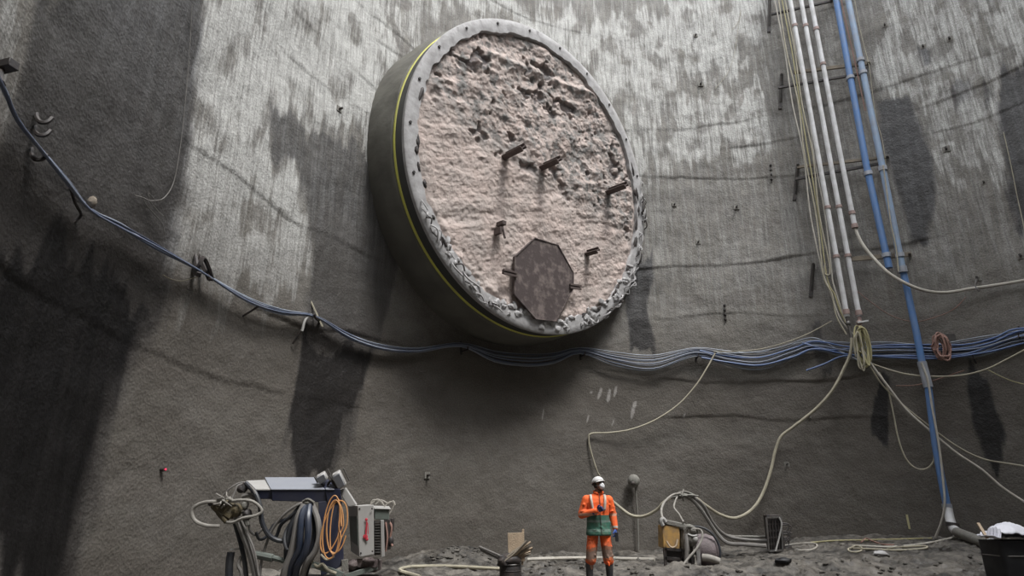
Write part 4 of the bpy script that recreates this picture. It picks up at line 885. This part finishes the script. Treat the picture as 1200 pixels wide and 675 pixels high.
o = MB().ell(gp(918, 659)+(0, 0, .03), (.17, .12, .06), jit=.4).build('stone', 'black_tub'); tag(o, 'dark flat stone lying on the mud below the small cage', 'stone')
o = MB().ell(gp(1032, 651)+(0, 0, .04), (.16, .11, .06), jit=.5).build('concrete_lump', 'concrete_pale'); tag(o, 'small whitish lump on the mud below the floor hoses', 'lump')
# clods of mud
b = MB(); rd = random.Random(21)
for k in range(260):
    px_, py_ = rd.choice([(rd.uniform(618, 780), rd.uniform(656, 690)), (rd.uniform(840, 1160), rd.uniform(652, 690)), (rd.uniform(480, 1180), rd.uniform(650, 688)), (rd.uniform(505, 600), rd.uniform(640, 660))])
    p = gp(px_, py_); s_ = rd.uniform(.015, .05); b.ell(p+(0, 0, s_*.2), (s_*rd.uniform(.8, 1.5), s_*rd.uniform(.8, 1.3), s_*rd.uniform(.5, .8)), n=7, m=5, jit=.5)
M['clod'] = mat('mud_clods', (.085, .078, .068), .9, c2=(.045, .04, .036), scale=3, bump=.5)
o = b.build('mud_clods', 'clod', kind='stuff'); tag(o, 'clods of dark mud strewn over the shaft floor around the worker', 'mud')
# ================================================================== SPRAYING MACHINE
Ym = 9.0
def mp(px, py, d=0): return at(px, py, Ym+d)
gm_ = gz(mp(350, 700)[0], Ym+.3)
mach = empty('spraying_machine', (mp(350, 700)[0], Ym+.3, gm_), 'concrete spraying machine with a short telescopic boom, black hoses and grey cabinet', 'machine')
def hexa(L, Rr, name, m_, par=None):        # beam between a left and a right cross-section
    par = par or mach
    V = [mp(*p) for p in L]+[mp(*p) for p in Rr]; k = len(L)
    b = MB().add(V, [tuple(range(k))[::-1], tuple(range(k, 2*k))]+[(i, (i+1) % k, k+(i+1) % k, k+i) for i in range(k)])
    o = b.build(name, m_, par, smooth=False); bv = o.modifiers.new('edge', 'BEVEL'); bv.width = .008; bv.segments = 2; bv.limit_method = 'ANGLE'; return o
boom = hexa([(311, 566, .34), (318, 573.5, 0), (319, 587, .02), (313, 582, .34)], [(381, 566, .34), (384, 574, 0), (386, 589, .02), (386, 584, .34)], 'boom', 'navy')
hexa([(310, 559, .36), (317, 573, -.01), (317.6, 574.5, -.01), (310.5, 561.5, .36)], [(369, 559, .36), (381, 573, -.01), (381.5, 574.5, -.01), (370, 561.5, .36)], 'boom_cover', 'panel_blue')
hexa([(292, 568, .32), (297, 574, .03), (301, 585, .05), (294, 580, .32)], [(311, 568, .32), (318, 574, .03), (319, 585, .05), (312, 580, .32)], 'telescopic_section', 'navy')
hexa([(288, 563, .34), (295, 573, .02), (295.6, 575, .02), (288.6, 565, .34)], [(311, 562, .34), (317, 573, .02), (317.6, 575, .02), (311.6, 564.5, .34)], 'section_cover', 'panel_pale')
hexa([(371, 557, .35), (381, 573, -.02), (384, 591, 0), (374, 590, .35)], [(379, 557, .35), (399, 573, -.02), (401, 588, 0), (390, 590, .35)], 'boom_head', 'navy')
hexa([(372, 560, .33), (382, 573.2, -.03), (382, 574.5, -.03), (372, 562, .33)], [(383, 560, .33), (392, 573, -.03), (392, 574.5, -.03), (383, 562, .33)], 'boom_head_cover', 'panel_blue')
hexa([(373, 588, .25), (373, 588, 0), (376, 676, 0), (376, 676, .3)], [(401, 586, .3), (399, 586, .02), (403, 662, .02), (403, 662, .3)], 'mast', 'navy')
# work lamps
def lamp_(c, w_, h_, tx, nm):
    X = np.array([math.cos(tx), 0, math.sin(tx)]); Z = np.array([-math.sin(tx)*.9, -.4, math.cos(tx)]); Z /= np.linalg.norm(Z); Y_ = np.cross(Z, X)
    o = MB().box(c, (w_, .12, h_), X, Y_, Z, .015).build(nm, 'panel_pale', mach)
    MB().box(c-Y_*.065, (w_*.8, .02, h_*.8), X, Y_, Z).build('lens', 'panel_blue', o)
    b = MB(); [b.box(c+Y_*.07+X*(k-.1), (.012, .04, h_*.9), X, Y_, Z) for k in np.linspace(0, .2, 5)]; b.build('cooling_fins', 'steel', o)
lamp_(mp(377.5, 559.5, .05), .13, .11, math.radians(30), 'work_lamp'); lamp_(mp(397.5, 562, .02), .12, .22, math.radians(28), 'work_lamp')
MB().tube([mp(384, 568, .05), mp(388, 563, .0), mp(392, 568, 0), mp(398, 574, .05)], .018, 6).build('lamp_bracket', 'steel_dark', mach)
hexa([(398, 574, .2), (397, 575, .1), (408, 594, .1), (409, 593, .2)], [(406, 571, .2), (405, 572, .1), (418, 592, .1), (419, 591, .2)], 'slanted_panel', 'panel_pale')
# cabinet
cabm = hexa([(408, 593, .45), (419, 592.5, 0), (421, 653, 0), (411, 646, .45)], [(432, 591, .45), (438, 591.5, .03), (438.5, 650, .03), (433, 646, .45)], 'cabinet', 'panel_pale')
b = MB(); a_ = mp(428.6, 609, -.004); b.box((mp(429, 611, -.006)+mp(429.5, 630, -.006))/2, (.018, .006, .20)); b.ell(mp(428.2, 629, -.002), (.034, .006, .03)); b.ell(mp(430, 632, -.002), (.02, .006, .02)); b.ell(mp(429.3, 609, -.002), (.02, .006, .02)); b.bar(mp(431, 613, -.006), mp(431.5, 626, -.006), .006, .008)
b.build('red_marking', 'red', cabm)
hexa([(409, 605, .40), (418.5, 605, -.005), (419.5, 640, -.005), (411, 634, .40)], [(410, 605, .41), (419, 605, .0), (420, 640, .0), (412, 634, .41)], 'side_door', 'greenish', cabm)
for q in ((421.5, 596), (436, 596), (423, 648), (436.5, 646)): MB().ell(mp(*q, 0), (.012, .008, .012), n=8, m=5).build('screw', 'steel_dark', cabm)
hexa([(438, 593, .35), (439, 596, .05), (439, 609, .05), (438, 606, .35)], [(456, 594, .35), (456, 597, .05), (456, 609, .05), (455, 606, .35)], 'rear_box', 'greenish')
hexa([(437, 592.5, .36), (438.5, 595.5, .03), (438.5, 596.5, .03), (437, 593.5, .36)], [(456, 593, .36), (458, 596, .03), (458, 597, .03), (456, 594, .36)], 'rear_box_lid', 'panel_pale')
hexa([(438, 610, .3), (438.5, 610, .06), (438.5, 651, .06), (438, 648, .3)], [(446, 610, .3), (446, 610, .06), (446, 650, .06), (446, 648, .3)], 'radiator_grille', 'steel_dark')
b = MB()
for k in range(12): b.bar(mp(439, 612+k*3.2, .045), mp(445.5, 612+k*3.2, .045), .012, .012)
b.build('grille_slats', 'steel', mach)
hexa([(445.5, 609, .3), (445.8, 609.5, .03), (447, 654, .03), (447, 650, .3)], [(449.5, 609, .3), (450, 609.5, .03), (451, 652, .03), (450.5, 650, .3)], 'white_frame_post', 'panel_pale')
b = MB(); b.box(mp(454, 626, .15), (.09, .2, .38)); b.ell(mp(458, 634, .08), (.04, .05, .07)); b.box(mp(459, 615, .15), (.05, .12, .16)); b.build('rear_engine_parts', 'steel_dark', mach)
b = MB(); b.tube([mp(455, 609, .08), mp(459, 618, .05), mp(457, 632, .06), mp(460, 640, .05)], .014, 6); b.tube([mp(452, 612, .03), mp(454, 630, .02), mp(452, 646, .04)], .012, 6); b.build('engine_hoses', 'hose_pink', mach)
b = MB()
for pts in ([(434, 592), (437, 586), (445, 587), (450, 592)], [(440, 591), (447, 586), (455, 590), (461, 587), (463, 592)], [(450, 594), (457, 588), (462, 590), (459, 598), (456, 603)], [(436, 590), (442, 585), (449, 589)]): b.tube([mp(x, y, .12) for x, y in pts], .009, 6)
b.build('loose_wires', 'hose_pale', mach)
# hoses of the boom
def mh(px, r_, m_, nm='boom_hose', par=None): return MB().tube([mp(*q) for q in px], r_, 9, step=.05).build(nm, m_, par or mach)
mh([(358, 588, .05), (348, 592, .0), (334, 602, 0), (322, 616, .02), (314, 632, .04), (306, 660, .06), (304, 690, .1)], .018, 'hose_grey')
mh([(352, 592, .1), (342, 604, .08), (330, 614, .08), (325, 626, .1), (322, 632, .1)], .024, 'hose_black')
mh([(288, 566, .02), (299, 578, -.03), (305, 595, -.05), (307, 612, -.04), (316, 628, 0), (330, 634, .05), (345, 630, .08)], .032, 'hose_black')
mh([(300, 624, .05), (304, 632, .05), (312, 629, .08), (320, 616, .1), (330, 610, .12), (346, 606, .12)], .02, 'hose_black')
for k, (px, r_, m_) in enumerate((
    ([(357, 592, -.05), (350, 606, -.1), (346, 628, -.12), (341, 650, -.12), (334, 668, -.1), (330, 690, -.05)], .05, 'hose_grey'),
    ([(360, 590, -.02), (354, 604, -.14), (352, 625, -.18), (350, 645, -.16), (341, 664, -.1), (336, 690, 0)], .045, 'hose_blueblack'),
    ([(363, 590, -.02), (361, 606, -.16), (361, 628, -.2), (357, 648, -.18), (348, 666, -.12), (345, 690, 0)], .045, 'hose_blueblack'),
    ([(366, 592, .0), (372, 608, -.1), (374, 628, -.14), (369, 647, -.15), (359, 661, -.12), (350, 690, 0)], .04, 'hose_grey'),
    ([(364, 592, .05), (369, 606, 0), (370, 626, -.04), (366, 648, -.06), (360, 662, 0), (352, 690, .1)], .05, 'hose_black'),
    ([(350, 600, .08), (341, 616, .06), (337, 636, .05), (336, 652, .05), (339, 690, .06)], .04, 'hose_black'),
    ([(346, 640, .0), (337, 645, -.05), (333, 630, .02), (340, 614, .1), (352, 604, .12)], .022, 'hose_black'))):
    mh(px, r_, m_, 'hose_bundle')
b = MB(); b.ell(mp(361, 590, 0), (.07, .09, .06), jit=.2); b.tube([mp(355, 588, -.05), mp(361, 585, -.08), mp(368, 589, -.05)], .018, 6); b.build('hose_clamp', 'dusty', mach)
mh([(306, 651, .05), (322, 654, .04), (336, 658, .04), (347, 661, .05)], .034, 'greenish', 'hydraulic_cylinder')
mh([(298, 650, .05), (306, 651, .05), (320, 654, .04)], .05, 'greenish', 'cylinder_sleeve')
# nozzle arm
mh([(277, 604, 0), (284, 622, 0), (291, 640, 0), (297, 660, .02), (303, 690, .05)], .048, 'hose_grey', 'nozzle_arm')
mh([(281, 606, -.04), (292, 630, -.06), (299, 650, -.05), (305, 690, 0)], .014, 'hose_grey', 'nozzle_hose')
mh([(275, 612, .04), (282, 636, .06), (287, 660, .06), (290, 690, .1)], .03, 'hose_black', 'nozzle_hose')
mh([(271, 647, .1), (269, 660, .1), (268, 690, .1)], .05, 'hose_black', 'arm_strut'); MB().bar(mp(270, 644, .08), mp(283, 643, .1), .06, .02).build('strut_cap', 'panel_pale', mach)
mh([(283, 652, .08), (279, 662, .05), (283, 672, .05), (279, 690, .08)], .025, 'hose_grey', 'nozzle_hose')
b = MB(); b.box(mp(269, 597, 0), (.22, .2, .17), (1, 0, -.5), (0, 1, 0), (.5, 0, 1)); b.tube([mp(250, 592, -.05), mp(262, 604, -.06)], .045, 10, False); b.tube([mp(256, 600, -.05), mp(266, 611, -.06)], .04, 10, False)
b.ell(mp(277, 598, -.03), (.07, .09, .09), jit=.2); b.build('nozzle_head', mat('ochre_caked_steel', (.10, .08, .045), .8, c2=(.03, .03, .03), scale=14, bump=.4), mach)
for q in (MB().tube([mp(249, 590, -.06), mp(247, 588, -.06)], .05, 10, False), MB().tube([mp(283, 575, .02), mp(289, 568, .05)], .055, 10), MB().ell(mp(283, 573, .03), (.06, .06, .055)), MB().ell(mp(290, 603, .05), (.06, .08, .07), jit=.2)): q.build('swivel_joint', 'steel_dark', mach)
b = MB(); rd = random.Random(5)
for k in range(9):
    c_ = (rd.uniform(256, 270), rd.uniform(581, 592)); b.tube([mp(c_[0]+rd.uniform(-9, 0), c_[1]+rd.uniform(-5, 5), -.1), mp(*c_, -.16), mp(c_[0]+rd.uniform(0, 9), c_[1]+rd.uniform(-5, 5), -.1)], rd.uniform(.009, .016), 6)
b.build('wire_binding', 'hose_muddy', mach)
mh([(264, 588, -.08), (252, 588, -.09), (238, 589, -.09), (227, 595, -.09), (225, 604, -.09), (231, 612, -.09), (243, 616, -.09), (258, 616.5, -.06)], .024, 'hose_muddy', 'air_hose')
mh([(268, 588, -.1), (282, 586, -.12), (297, 588, -.12), (307, 598, -.11), (300, 604, -.12), (285, 607, -.14), (274, 612, -.12), (266, 612, -.08)], .02, 'hose_muddy', 'air_hose')
mh([(262, 580, 0), (270, 572, 0), (280, 566, .05), (289, 565, .1)], .01, 'hose_grey', 'thin_hose'); mh([(272, 584, -.02), (276, 575, 0), (279, 569, .02), (288, 566, .08)], .014, 'hose_grey', 'thin_hose')
mh([(289, 566, .02), (297, 574, -.04), (302, 586, -.05), (307, 600, -.06)], .016, 'hose_grey', 'thin_hose')
mh([(284, 582, .02), (292, 580, .02), (301, 586, .04)], .03, 'hose_grey', 'thin_hose'); mh([(284, 600, .06), (291, 612, .06), (293, 622, .08), (300, 627, .08), (307, 620, .08)], .016, 'hose_grey', 'thin_hose')
b = MB(); b.ell(mp(287, 592, .06), (.05, .06, .07)); b.tube([mp(286, 604, .04), mp(290, 616, .04)], .035, 8); b.build('coupler', 'dusty', mach)
# chassis: rails, post, wheels (below the frame of the photo, standing on the ground)
b = MB(); b.bar(mp(366, 661, -.1), mp(402, 674, -.05), .06, .07); b.bar(mp(404, 676, -.05), mp(442, 664, .1), .06, .06); b.build('frame_rail', 'greenish', mach)
hexa([(400, 656, .05), (400, 656, -.06), (402, 690, -.06), (402, 690, .05)], [(408, 655, .05), (408, 655, -.06), (409, 690, -.06), (409, 690, .05)], 'frame_post', 'dusty')
b = MB(); b.box((mp(408, 658, .3)+mp(444, 668, .3))/2, (.42, .4, .13)); b.box(mp(428, 660, .1), (.34, .12, .1)); b.ell(mp(413, 662, .02), (.07, .07, .06), jit=.3); b.ell(mp(432, 657, .02), (.08, .06, .04), jit=.3); b.build('engine_block', 'rust', mach)
b = MB(); b.tube([mp(366, 658, -.1), mp(372, 664, -.12), (mp(378, 661, -.12)), mp(384, 668, -.14), mp(394, 672, -.12)], .02, 7); b.tube([mp(376, 650, -.1), mp(383, 656, -.14), mp(392, 652, -.12)], .014, 6); b.build('frame_hoses', 'hose_beige', mach)
xa, xb = mp(268, 700)[0], mp(450, 700)[0]
b = MB(); b.box(((xa+xb)/2, Ym+.35, gm_+.30), (xb-xa, .5, .12)); b.box(((xa+xb)/2+.3, Ym+.35, gm_+.40), (1.1, .4, .12)); b.build('chassis', 'steel_dark', mach)
for x in (xa+.35, xb-.35):
    for y in (Ym+.02, Ym+.68):
        b = MB(); pr_ = [(.10, -.1), (.27, -.1), (.3, -.07), (.305, 0), (.3, .07), (.27, .1), (.10, .1)]; nn = 28
        V = [(x+r_*.72*math.cos(2*math.pi*j/nn), y+z, gm_+.21+r_*.72*math.sin(2*math.pi*j/nn)) for r_, z in pr_ for j in range(nn)]
        F = [(i*nn+j, i*nn+(j+1) % nn, (i+1)*nn+(j+1) % nn, (i+1)*nn+j) for i in range(6) for j in range(nn)]+[tuple(range(nn)), tuple(range(6*nn, 7*nn))]
        b.add(V, F); b.build('wheel', 'hose_black', mach)
# orange cable coil hanging on the mast
rd = random.Random(9); c = mp(393, 617, -.2); P = []
for i in range(5*18):
    a_ = i/18*2*math.pi; k = i//18; r2 = random.Random(k+40); P.append(c+np.array([(.135+r2.uniform(-.06, .03))*math.cos(a_+r2.uniform(-.3, .3))+r2.uniform(-.03, .03)+.04*math.sin(a_*.5+k), .03*math.sin(a_)+k*.008-.04, (.36+r2.uniform(-.06, .03))*math.sin(a_)]))
P = [mp(398, 590, .0)]+P
o = MB().tube(P, .0085, 6).build('orange_cable_coil', 'hose_orange'); tag(o, 'orange cable coiled in long loops, hanging on the machine beside the cabinet', 'cable')
# ================================================================== THE WORKER
Yw = 12.2
fw = at(704, 681, Yw); base = np.array([fw[0], Yw, gz(fw[0], Yw)]); HS = (at(704, 555, Yw)[2]-base[2])/1.86
man = empty('person', base, 'worker in orange and green workwear, white helmet and face mask, one hand at the chest', 'person')
def L(x, y, z): return base+np.array([x, y, z])*HS
W = 1.0
# joints (x to the right of the photo, y away from the camera)
hipL, hipR = (-.10, .02, .92), (.11, .02, .92); knL, knR = (-.145, -.02, .51), (.135, .0, .51); anL, anR = (-.185, .06, .10), (.17, .06, .10)
shL, shR = (-.195, .01, 1.405), (.205, .02, 1.40)
elL, wrL = (-.29, .02, 1.15), (-.045, -.19, 1.215)          # bent arm, hand at the chest
elR, wrR = (.27, .05, 1.15), (.295, -.02, .925)              # hanging arm
def caps(b, pts):
    for (p, q, r0, r1) in pts: b.cap(L(*p), L(*q), r0*HS, r1*HS, 14)
def hand(b, w_, d, side, curl, g_=0.0):
    """five bent fingers on a palm; d = direction of the hand, side = towards the thumb"""
    w_ = np.array(w_, float); d = np.array(d, float)/np.linalg.norm(d); s_ = np.array(side, float); s_ -= d*np.dot(s_, d); s_ /= np.linalg.norm(s_); n_ = np.cross(d, s_)*curl[1]
    b.cap(L(*(w_-d*.03)), L(*(w_+d*.02)), (.027+g_)*HS, (.026+g_)*HS)
    for k in (-1, -.33, .33, 1): b.cap(L(*(w_+d*.02+s_*k*.012)), L(*(w_+d*.085+s_*k*.03)), (.016+g_)*HS, (.0145+g_)*HS, 8)
    for k, ln in ((1, .072), (.35, .08), (-.35, .075), (-1, .058)):
        p = w_+d*.085+s_*k*.031; a_ = 0; c_ = curl[0]
        for j, f in enumerate((.45, .32, .23)):
            a_ += c_*(1 if j else .7); q = p+(d*math.cos(a_)+n_*math.sin(a_))*ln*f; b.cap(L(*p), L(*q), (.0095-.0008*j+g_)*HS, (.009-.0008*j+g_)*HS, 8); p = q
    p = w_+d*.03+s_*.025
    for j, (ln, o1, o2) in enumerate(((.035, .9, .25), (.03, .5, .45), (.024, .2, .6))):
        v = d*(1-o1*.4)+s_*o1+n_*o2; v /= np.linalg.norm(v); q = p+v*ln; b.cap(L(*p), L(*q), (.0115-.001*j+g_)*HS, (.011-.001*j+g_)*HS, 8); p = q
def fin(o, vox, sm=6, fac=.5):
    rm = o.modifiers.new('skin', 'REMESH'); rm.mode = 'VOXEL'; rm.voxel_size = vox; rm.use_smooth_shade = True
    s_ = o.modifiers.new('smooth', 'SMOOTH'); s_.factor = fac; s_.iterations = sm; return o
hx, hy, hz_ = .035, -.01, 1.665     # head centre
yaw, pit, rol = math.radians(24), math.radians(-14), math.radians(-5)    # turned to the right of the photo, looking up
RM = Matrix.Rotation(yaw, 3, 'Z') @ Matrix.Rotation(pit, 3, 'X') @ Matrix.Rotation(rol, 3, 'Y')
def Hh(x, y, z):
    v = RM @ Vector((x, y, z)); return L(hx+v[0], hy+v[1], hz_+v[2])
hX, hY, hZ = [np.array(RM @ Vector(v)) for v in ((1, 0, 0), (0, 1, 0), (0, 0, 1))]
b = MB()
def hell(b, c, r_): b.ell(Hh(*c), [k*HS for k in r_], hX, hY, hZ, n=20, m=14)
hell(b, (0, .012, .03), (.076, .094, .088)); hell(b, (0, -.012, -.035), (.062, .078, .075)); hell(b, (0, -.055, -.09), (.028, .026, .02)); hell(b, (0, -.094, -.015), (.014, .022, .02))
b.cap(Hh(0, -.088, .012), Hh(0, -.10, -.012), .008*HS, .013*HS); hell(b, (0, -.088, -.055), (.026, .014, .009))
for s_ in (-1, 1): hell(b, (s_*.078, .012, -.01), (.012, .02, .03)); hell(b, (s_*.035, -.076, .032), (.024, .012, .007))
caps(b, [((.02, .03, 1.42), (hx*.8, .02, 1.60), .062, .055), ((-.0, .02, 1.02), (.0, .02, 1.30), .13, .14), ((-.16, .02, 1.40), (.17, .02, 1.40), .07, .07), ((-.05, .02, 1.0), (.06, .02, 1.0), .13, .13),
          (shL, elL, .052, .04), (elL, wrL, .04, .027), (shR, elR, .052, .04), (elR, wrR, .04, .027),
          (hipL, knL, .085, .055), (knL, anL, .055, .04), (hipR, knR, .085, .055), (knR, anR, .055, .04), (anL, (anL[0]-.02, -.10, .06), .04, .035), (anR, (anR[0]+.03, -.09, .06), .04, .035)])
hand(b, wrL, (.75, -.25, .35), (-.25, -.2, 1), (.75, 1)); hand(b, wrR, (.06, -.12, -1), (-.3, -1, .1), (.5, 1))
fin(b.build('body', 'skin', man), .0055, 4)
# gloves
b = MB(); hand(b, wrL, (.75, -.25, .35), (-.25, -.2, 1), (.75, 1), .005); b.cap(L(*(np.array(wrL)-(.05, -.02, .03))), L(*wrL), .036*HS, .034*HS); o = fin(b.build('glove', 'glove', man), .0045, 3); o['label'] = 'dark blue glove held at the chest'
b = MB(); hand(b, wrR, (.06, -.12, -1), (-.3, -1, .1), (.5, 1), .005); b.cap(L(wrR[0], wrR[1], wrR[2]+.05), L(*wrR), .036*HS, .034*HS); M['glove2'] = mat('bright_blue_glove', (.06, .12, .40), .7, c2=(.02, .04, .12), scale=18); o = fin(b.build('glove', 'glove2', man), .0045, 3); o['label'] = 'bright blue glove on the hanging hand'
# trousers
b = MB(); caps(b, [((-.05, .02, .95), (.06, .02, .95), .12, .12), ((-.09, .02, .92), (-.13, .0, .62), .10, .098), ((-.13, .0, .62), (-.155, .01, .40), .098, .092), ((-.155, .01, .40), (-.165, .03, .385), .092, .088),
                   ((.10, .02, .92), (.13, .01, .62), .10, .098), ((.13, .01, .62), (.15, .02, .40), .098, .092), ((.15, .02, .40), (.16, .03, .385), .092, .088)])
rd = random.Random(3)
for k in range(34):                       # folds in the cloth
    sd = rd.choice((-1, 1)); z = rd.uniform(.36, .74); xx = sd*(.12+.06*(1-z)*.8); a_ = rd.uniform(-2.6, -.5)
    p = (xx+.075*math.cos(a_)*.9, .02+.085*math.sin(a_), z); q = (p[0]+rd.uniform(-.05, .05), p[1]-.01, z+rd.uniform(-.05, .05)); caps(b, [(p, q, .022, .016)])
fin(b.build('trousers', 'trousers', man), .009, 5)
# boots
for an, dx in ((anL, -.025), (anR, .03)):
    b = MB(); caps(b, [((an[0]*.97, an[1]-.02, .36), (an[0], an[1], .10), .074, .058), ((an[0], an[1]+.02, .05), (an[0]+dx, an[1]-.17, .042), .05, .045), ((an[0], an[1]+.03, .045), (an[0], an[1]+.0, .045), .05, .05)])
    fin(b.build('boot', 'boot', man), .008, 4)
    MB().loft([L(an[0]+dx*.5, an[1]-.07, .0), L(an[0]+dx*.5, an[1]-.07, .028)], [.062*HS]*2, [.155*HS]*2, 18, pw=2.6).build('boot_sole', 'hose_black', man)
# jacket body and sleeves
b = MB(); C_ = [(0, .02, .80), (.0, .02, .82), (.0, .02, .95), (.0, .02, 1.12), (.0, .02, 1.25), (.0, .02, 1.36), (.005, .02, 1.43), (.012, .025, 1.485), (.02, .025, 1.52)]
b.loft([L(*p) for p in C_], [k*HS for k in (.20, .225, .208, .198, .210, .218, .185, .11, .08)], [k*HS for k in (.16, .178, .16, .15, .155, .15, .125, .095, .08)], 28, pw=2.4)
caps(b, [(shL, (.0, .02, 1.44), .072, .09), (shR, (.0, .02, 1.44), .072, .09)])
rd = random.Random(6)
for k in range(40):
    z = rd.uniform(.85, 1.36); a_ = rd.uniform(-2.8, -.3); p = (.19*math.cos(a_), .02+(.165 if z < 1 else .14)*math.sin(a_), z); q = (p[0]+rd.uniform(-.06, .06), p[1], z+rd.uniform(-.07, .03)); caps(b, [(p, q, .018, .012)])
fin(b.build('jacket', 'jacket', man), .009, 5)
def sleeve(sh, el, wr):
    b = MB(); e_ = np.array(el); w_ = np.array(wr); d = w_-e_; d /= np.linalg.norm(d); caps(b, [(sh, tuple(e_), .084, .072), (tuple(e_), tuple(w_-d*.01), .072, .054)])
    for k in range(7):
        f = (k+.5)/7; p = (np.array(sh)*(1-f)+e_*f); a_ = k*2.1; o_ = np.array([math.cos(a_)*.068, math.sin(a_)*.068, 0]); caps(b, [(tuple(p+o_), tuple(p+o_*.4+(.03*math.sin(k*3), -.06, .01)), .02, .016)])
    fin(b.build('sleeve', 'sleeve', man), .009, 4)
sleeve(shL, elL, wrL); sleeve(shR, elR, wrR)
# collar, zip, reflective tapes
b = MB(); an_ = np.linspace(-2.2, 5.2-.35, 30)
b.tube([L(.025+.073*math.cos(t), .02+.075*math.sin(t)-.012, 1.535+.025*math.sin(t)) for t in np.linspace(-1.35, 4.5, 26)], .026*HS, 8); fin(b.build('collar', 'hiviz', man), .007, 4)
MB().tube([L(.03, -.155, .83), L(.028, -.145, 1.05), L(.026, -.155, 1.3), L(.026, -.13, 1.43), L(.03, -.10, 1.52)], .006*HS, 6).build('zip', 'steel_dark', man)
for s_ in (-1, 1):
    P = [(s_*.10, -.150, 1.22), (s_*.115, -.152, 1.32), (s_*.125, -.128, 1.42), (s_*.125, -.07, 1.485), (s_*.12, .0, 1.50)]
    Q = [L(*p) for p in P]; b = MB(); V = []
    for p in spline(Q, .03): V += [p+np.array([-.021, 0, 0])*HS, p+np.array([.021, 0, 0])*HS]
    nV = len(V)//2; b.add(V, [(2*i, 2*i+1, 2*i+3, 2*i+2) for i in range(nV-1)]); o = b.build('reflective_strap', 'reflective', man); sm = o.modifiers.new('t', 'SOLIDIFY'); sm.thickness = .012
# helmet, mask, hair
b = MB(); hh_ = MB(); V = []; nn = 30; mm = 12
for i in range(mm+1):
    ph = (math.pi/2)*i/mm
    for j in range(nn):
        t = 2*math.pi*j/nn; r_ = math.cos(ph)
        V.append(Hh(.107*r_*math.cos(t), .012+.132*r_*math.sin(t), .045+.105*math.sin(ph)+(.006 if abs(math.cos(t)) < .12 else 0)*r_))
b.add(V, [(i*nn+j, i*nn+(j+1) % nn, (i+1)*nn+(j+1) % nn, (i+1)*nn+j) for i in range(mm) for j in range(nn)]); o = b.build('helmet', 'helmet', man); sm = o.modifiers.new('t', 'SOLIDIFY'); sm.thickness = .006
b = MB(); br = []
for k in range(9):
    t = math.radians(210+k*15); V = 0; br.append((.107*math.cos(t), .012+.132*math.sin(t), t))
V = [Hh(x, y, .047) for x, y, t in br]+[Hh(x*1.05, y*1.30 if y < 0 else y, .030) for x, y, t in br]
b.add(V, [(i, i+1, 9+i+1, 9+i) for i in range(8)]); pk = b.build('peak', 'helmet', o); sm = pk.modifiers.new('t', 'SOLIDIFY'); sm.thickness = .006
b = MB(); b.tube([Hh(.098*math.cos(t), .012+.118*math.sin(t), .032) for t in np.linspace(0, 2*math.pi, 30)], .013*HS, 8); b.build('head_band', 'hair', o)
b = MB(); V = []
for i, (z, rx, ry) in enumerate(((-.045, .072, .085), (-.02, .082, .10), (.02, .084, .105), (.05, .085, .107))):
    for j in range(19): t = math.radians(-12+j*12); V.append(Hh(rx*math.cos(t), .012+ry*math.sin(t), z))
b.add(V, [(i*19+j, i*19+j+1, (i+1)*19+j+1, (i+1)*19+j) for i in range(3) for j in range(18)]); o = b.build('hair', 'hair', man); sm = o.modifiers.new('t', 'SOLIDIFY'); sm.thickness = .014
b = MB()
for s_ in (-1, 1): b.tube([Hh(s_*.09, .0, .04), Hh(s_*.085, -.02, -.03), Hh(s_*.055, -.035, -.09), Hh(0, -.045, -.118)], .009*HS, 6); hell(b, (s_*.082, .01, -.01), (.018, .034, .045))
b.build('ear_protection', 'hair', man)
b = MB(); hell(b, (0, -.092, -.048), (.050, .046, .056)); hell(b, (0, -.118, -.032), (.022, .026, .034)); o = fin(b.build('dust_mask', 'mask', man), .005, 4)
b = MB()
for s_ in (-1, 1):
    b.tube([Hh(s_*.045, -.09, -.04), Hh(s_*.075, -.03, -.02), Hh(s_*.085, .03, .0)], .004*HS, 5)
    e_ = MB(); hell(e_, (s_*.030, -.080, .014), (.012, .008, .007)); e_.build('eye', 'eye', man)
b.build('mask_strap', 'mask', o)
o = MB().box(L(wrR[0]+.012, wrR[1]-.045, wrR[2]-.145), (.055*HS, .035*HS, .15*HS)).build('handheld_radio', 'black_tub'); tag(o, 'small black handheld device gripped in the blue gloved hand', 'device')
# ================================================================== LIGHT
w = bpy.data.worlds.new('overcast_sky'); scene.world = w; w.use_nodes = True
bg = w.node_tree.nodes['Background']; bg.inputs[0].default_value = (.93, .96, 1.0, 1); bg.inputs[1].default_value = 4.0
sun = bpy.data.lights.new('soft_daylight', 'SUN'); sun.energy = 4.8; sun.angle = math.radians(15); sun.color = (1, .985, .96)
so = bpy.data.objects.new('soft_daylight', sun); col.objects.link(so); so.location = (2, 2, 40)
so.rotation_euler = Vector((-.34, .36, -1)).to_track_quat('-Z', 'Y').to_euler()
vs = scene.view_settings; scene.display_settings.display_device = 'sRGB'
vs.view_transform = 'Standard'; vs.look = 'None'; vs.gamma = 1; vs.use_curve_mapping = False; vs.exposure = -0.12
for o in list(bpy.data.objects):
    if '_o' in o: del o['_o']
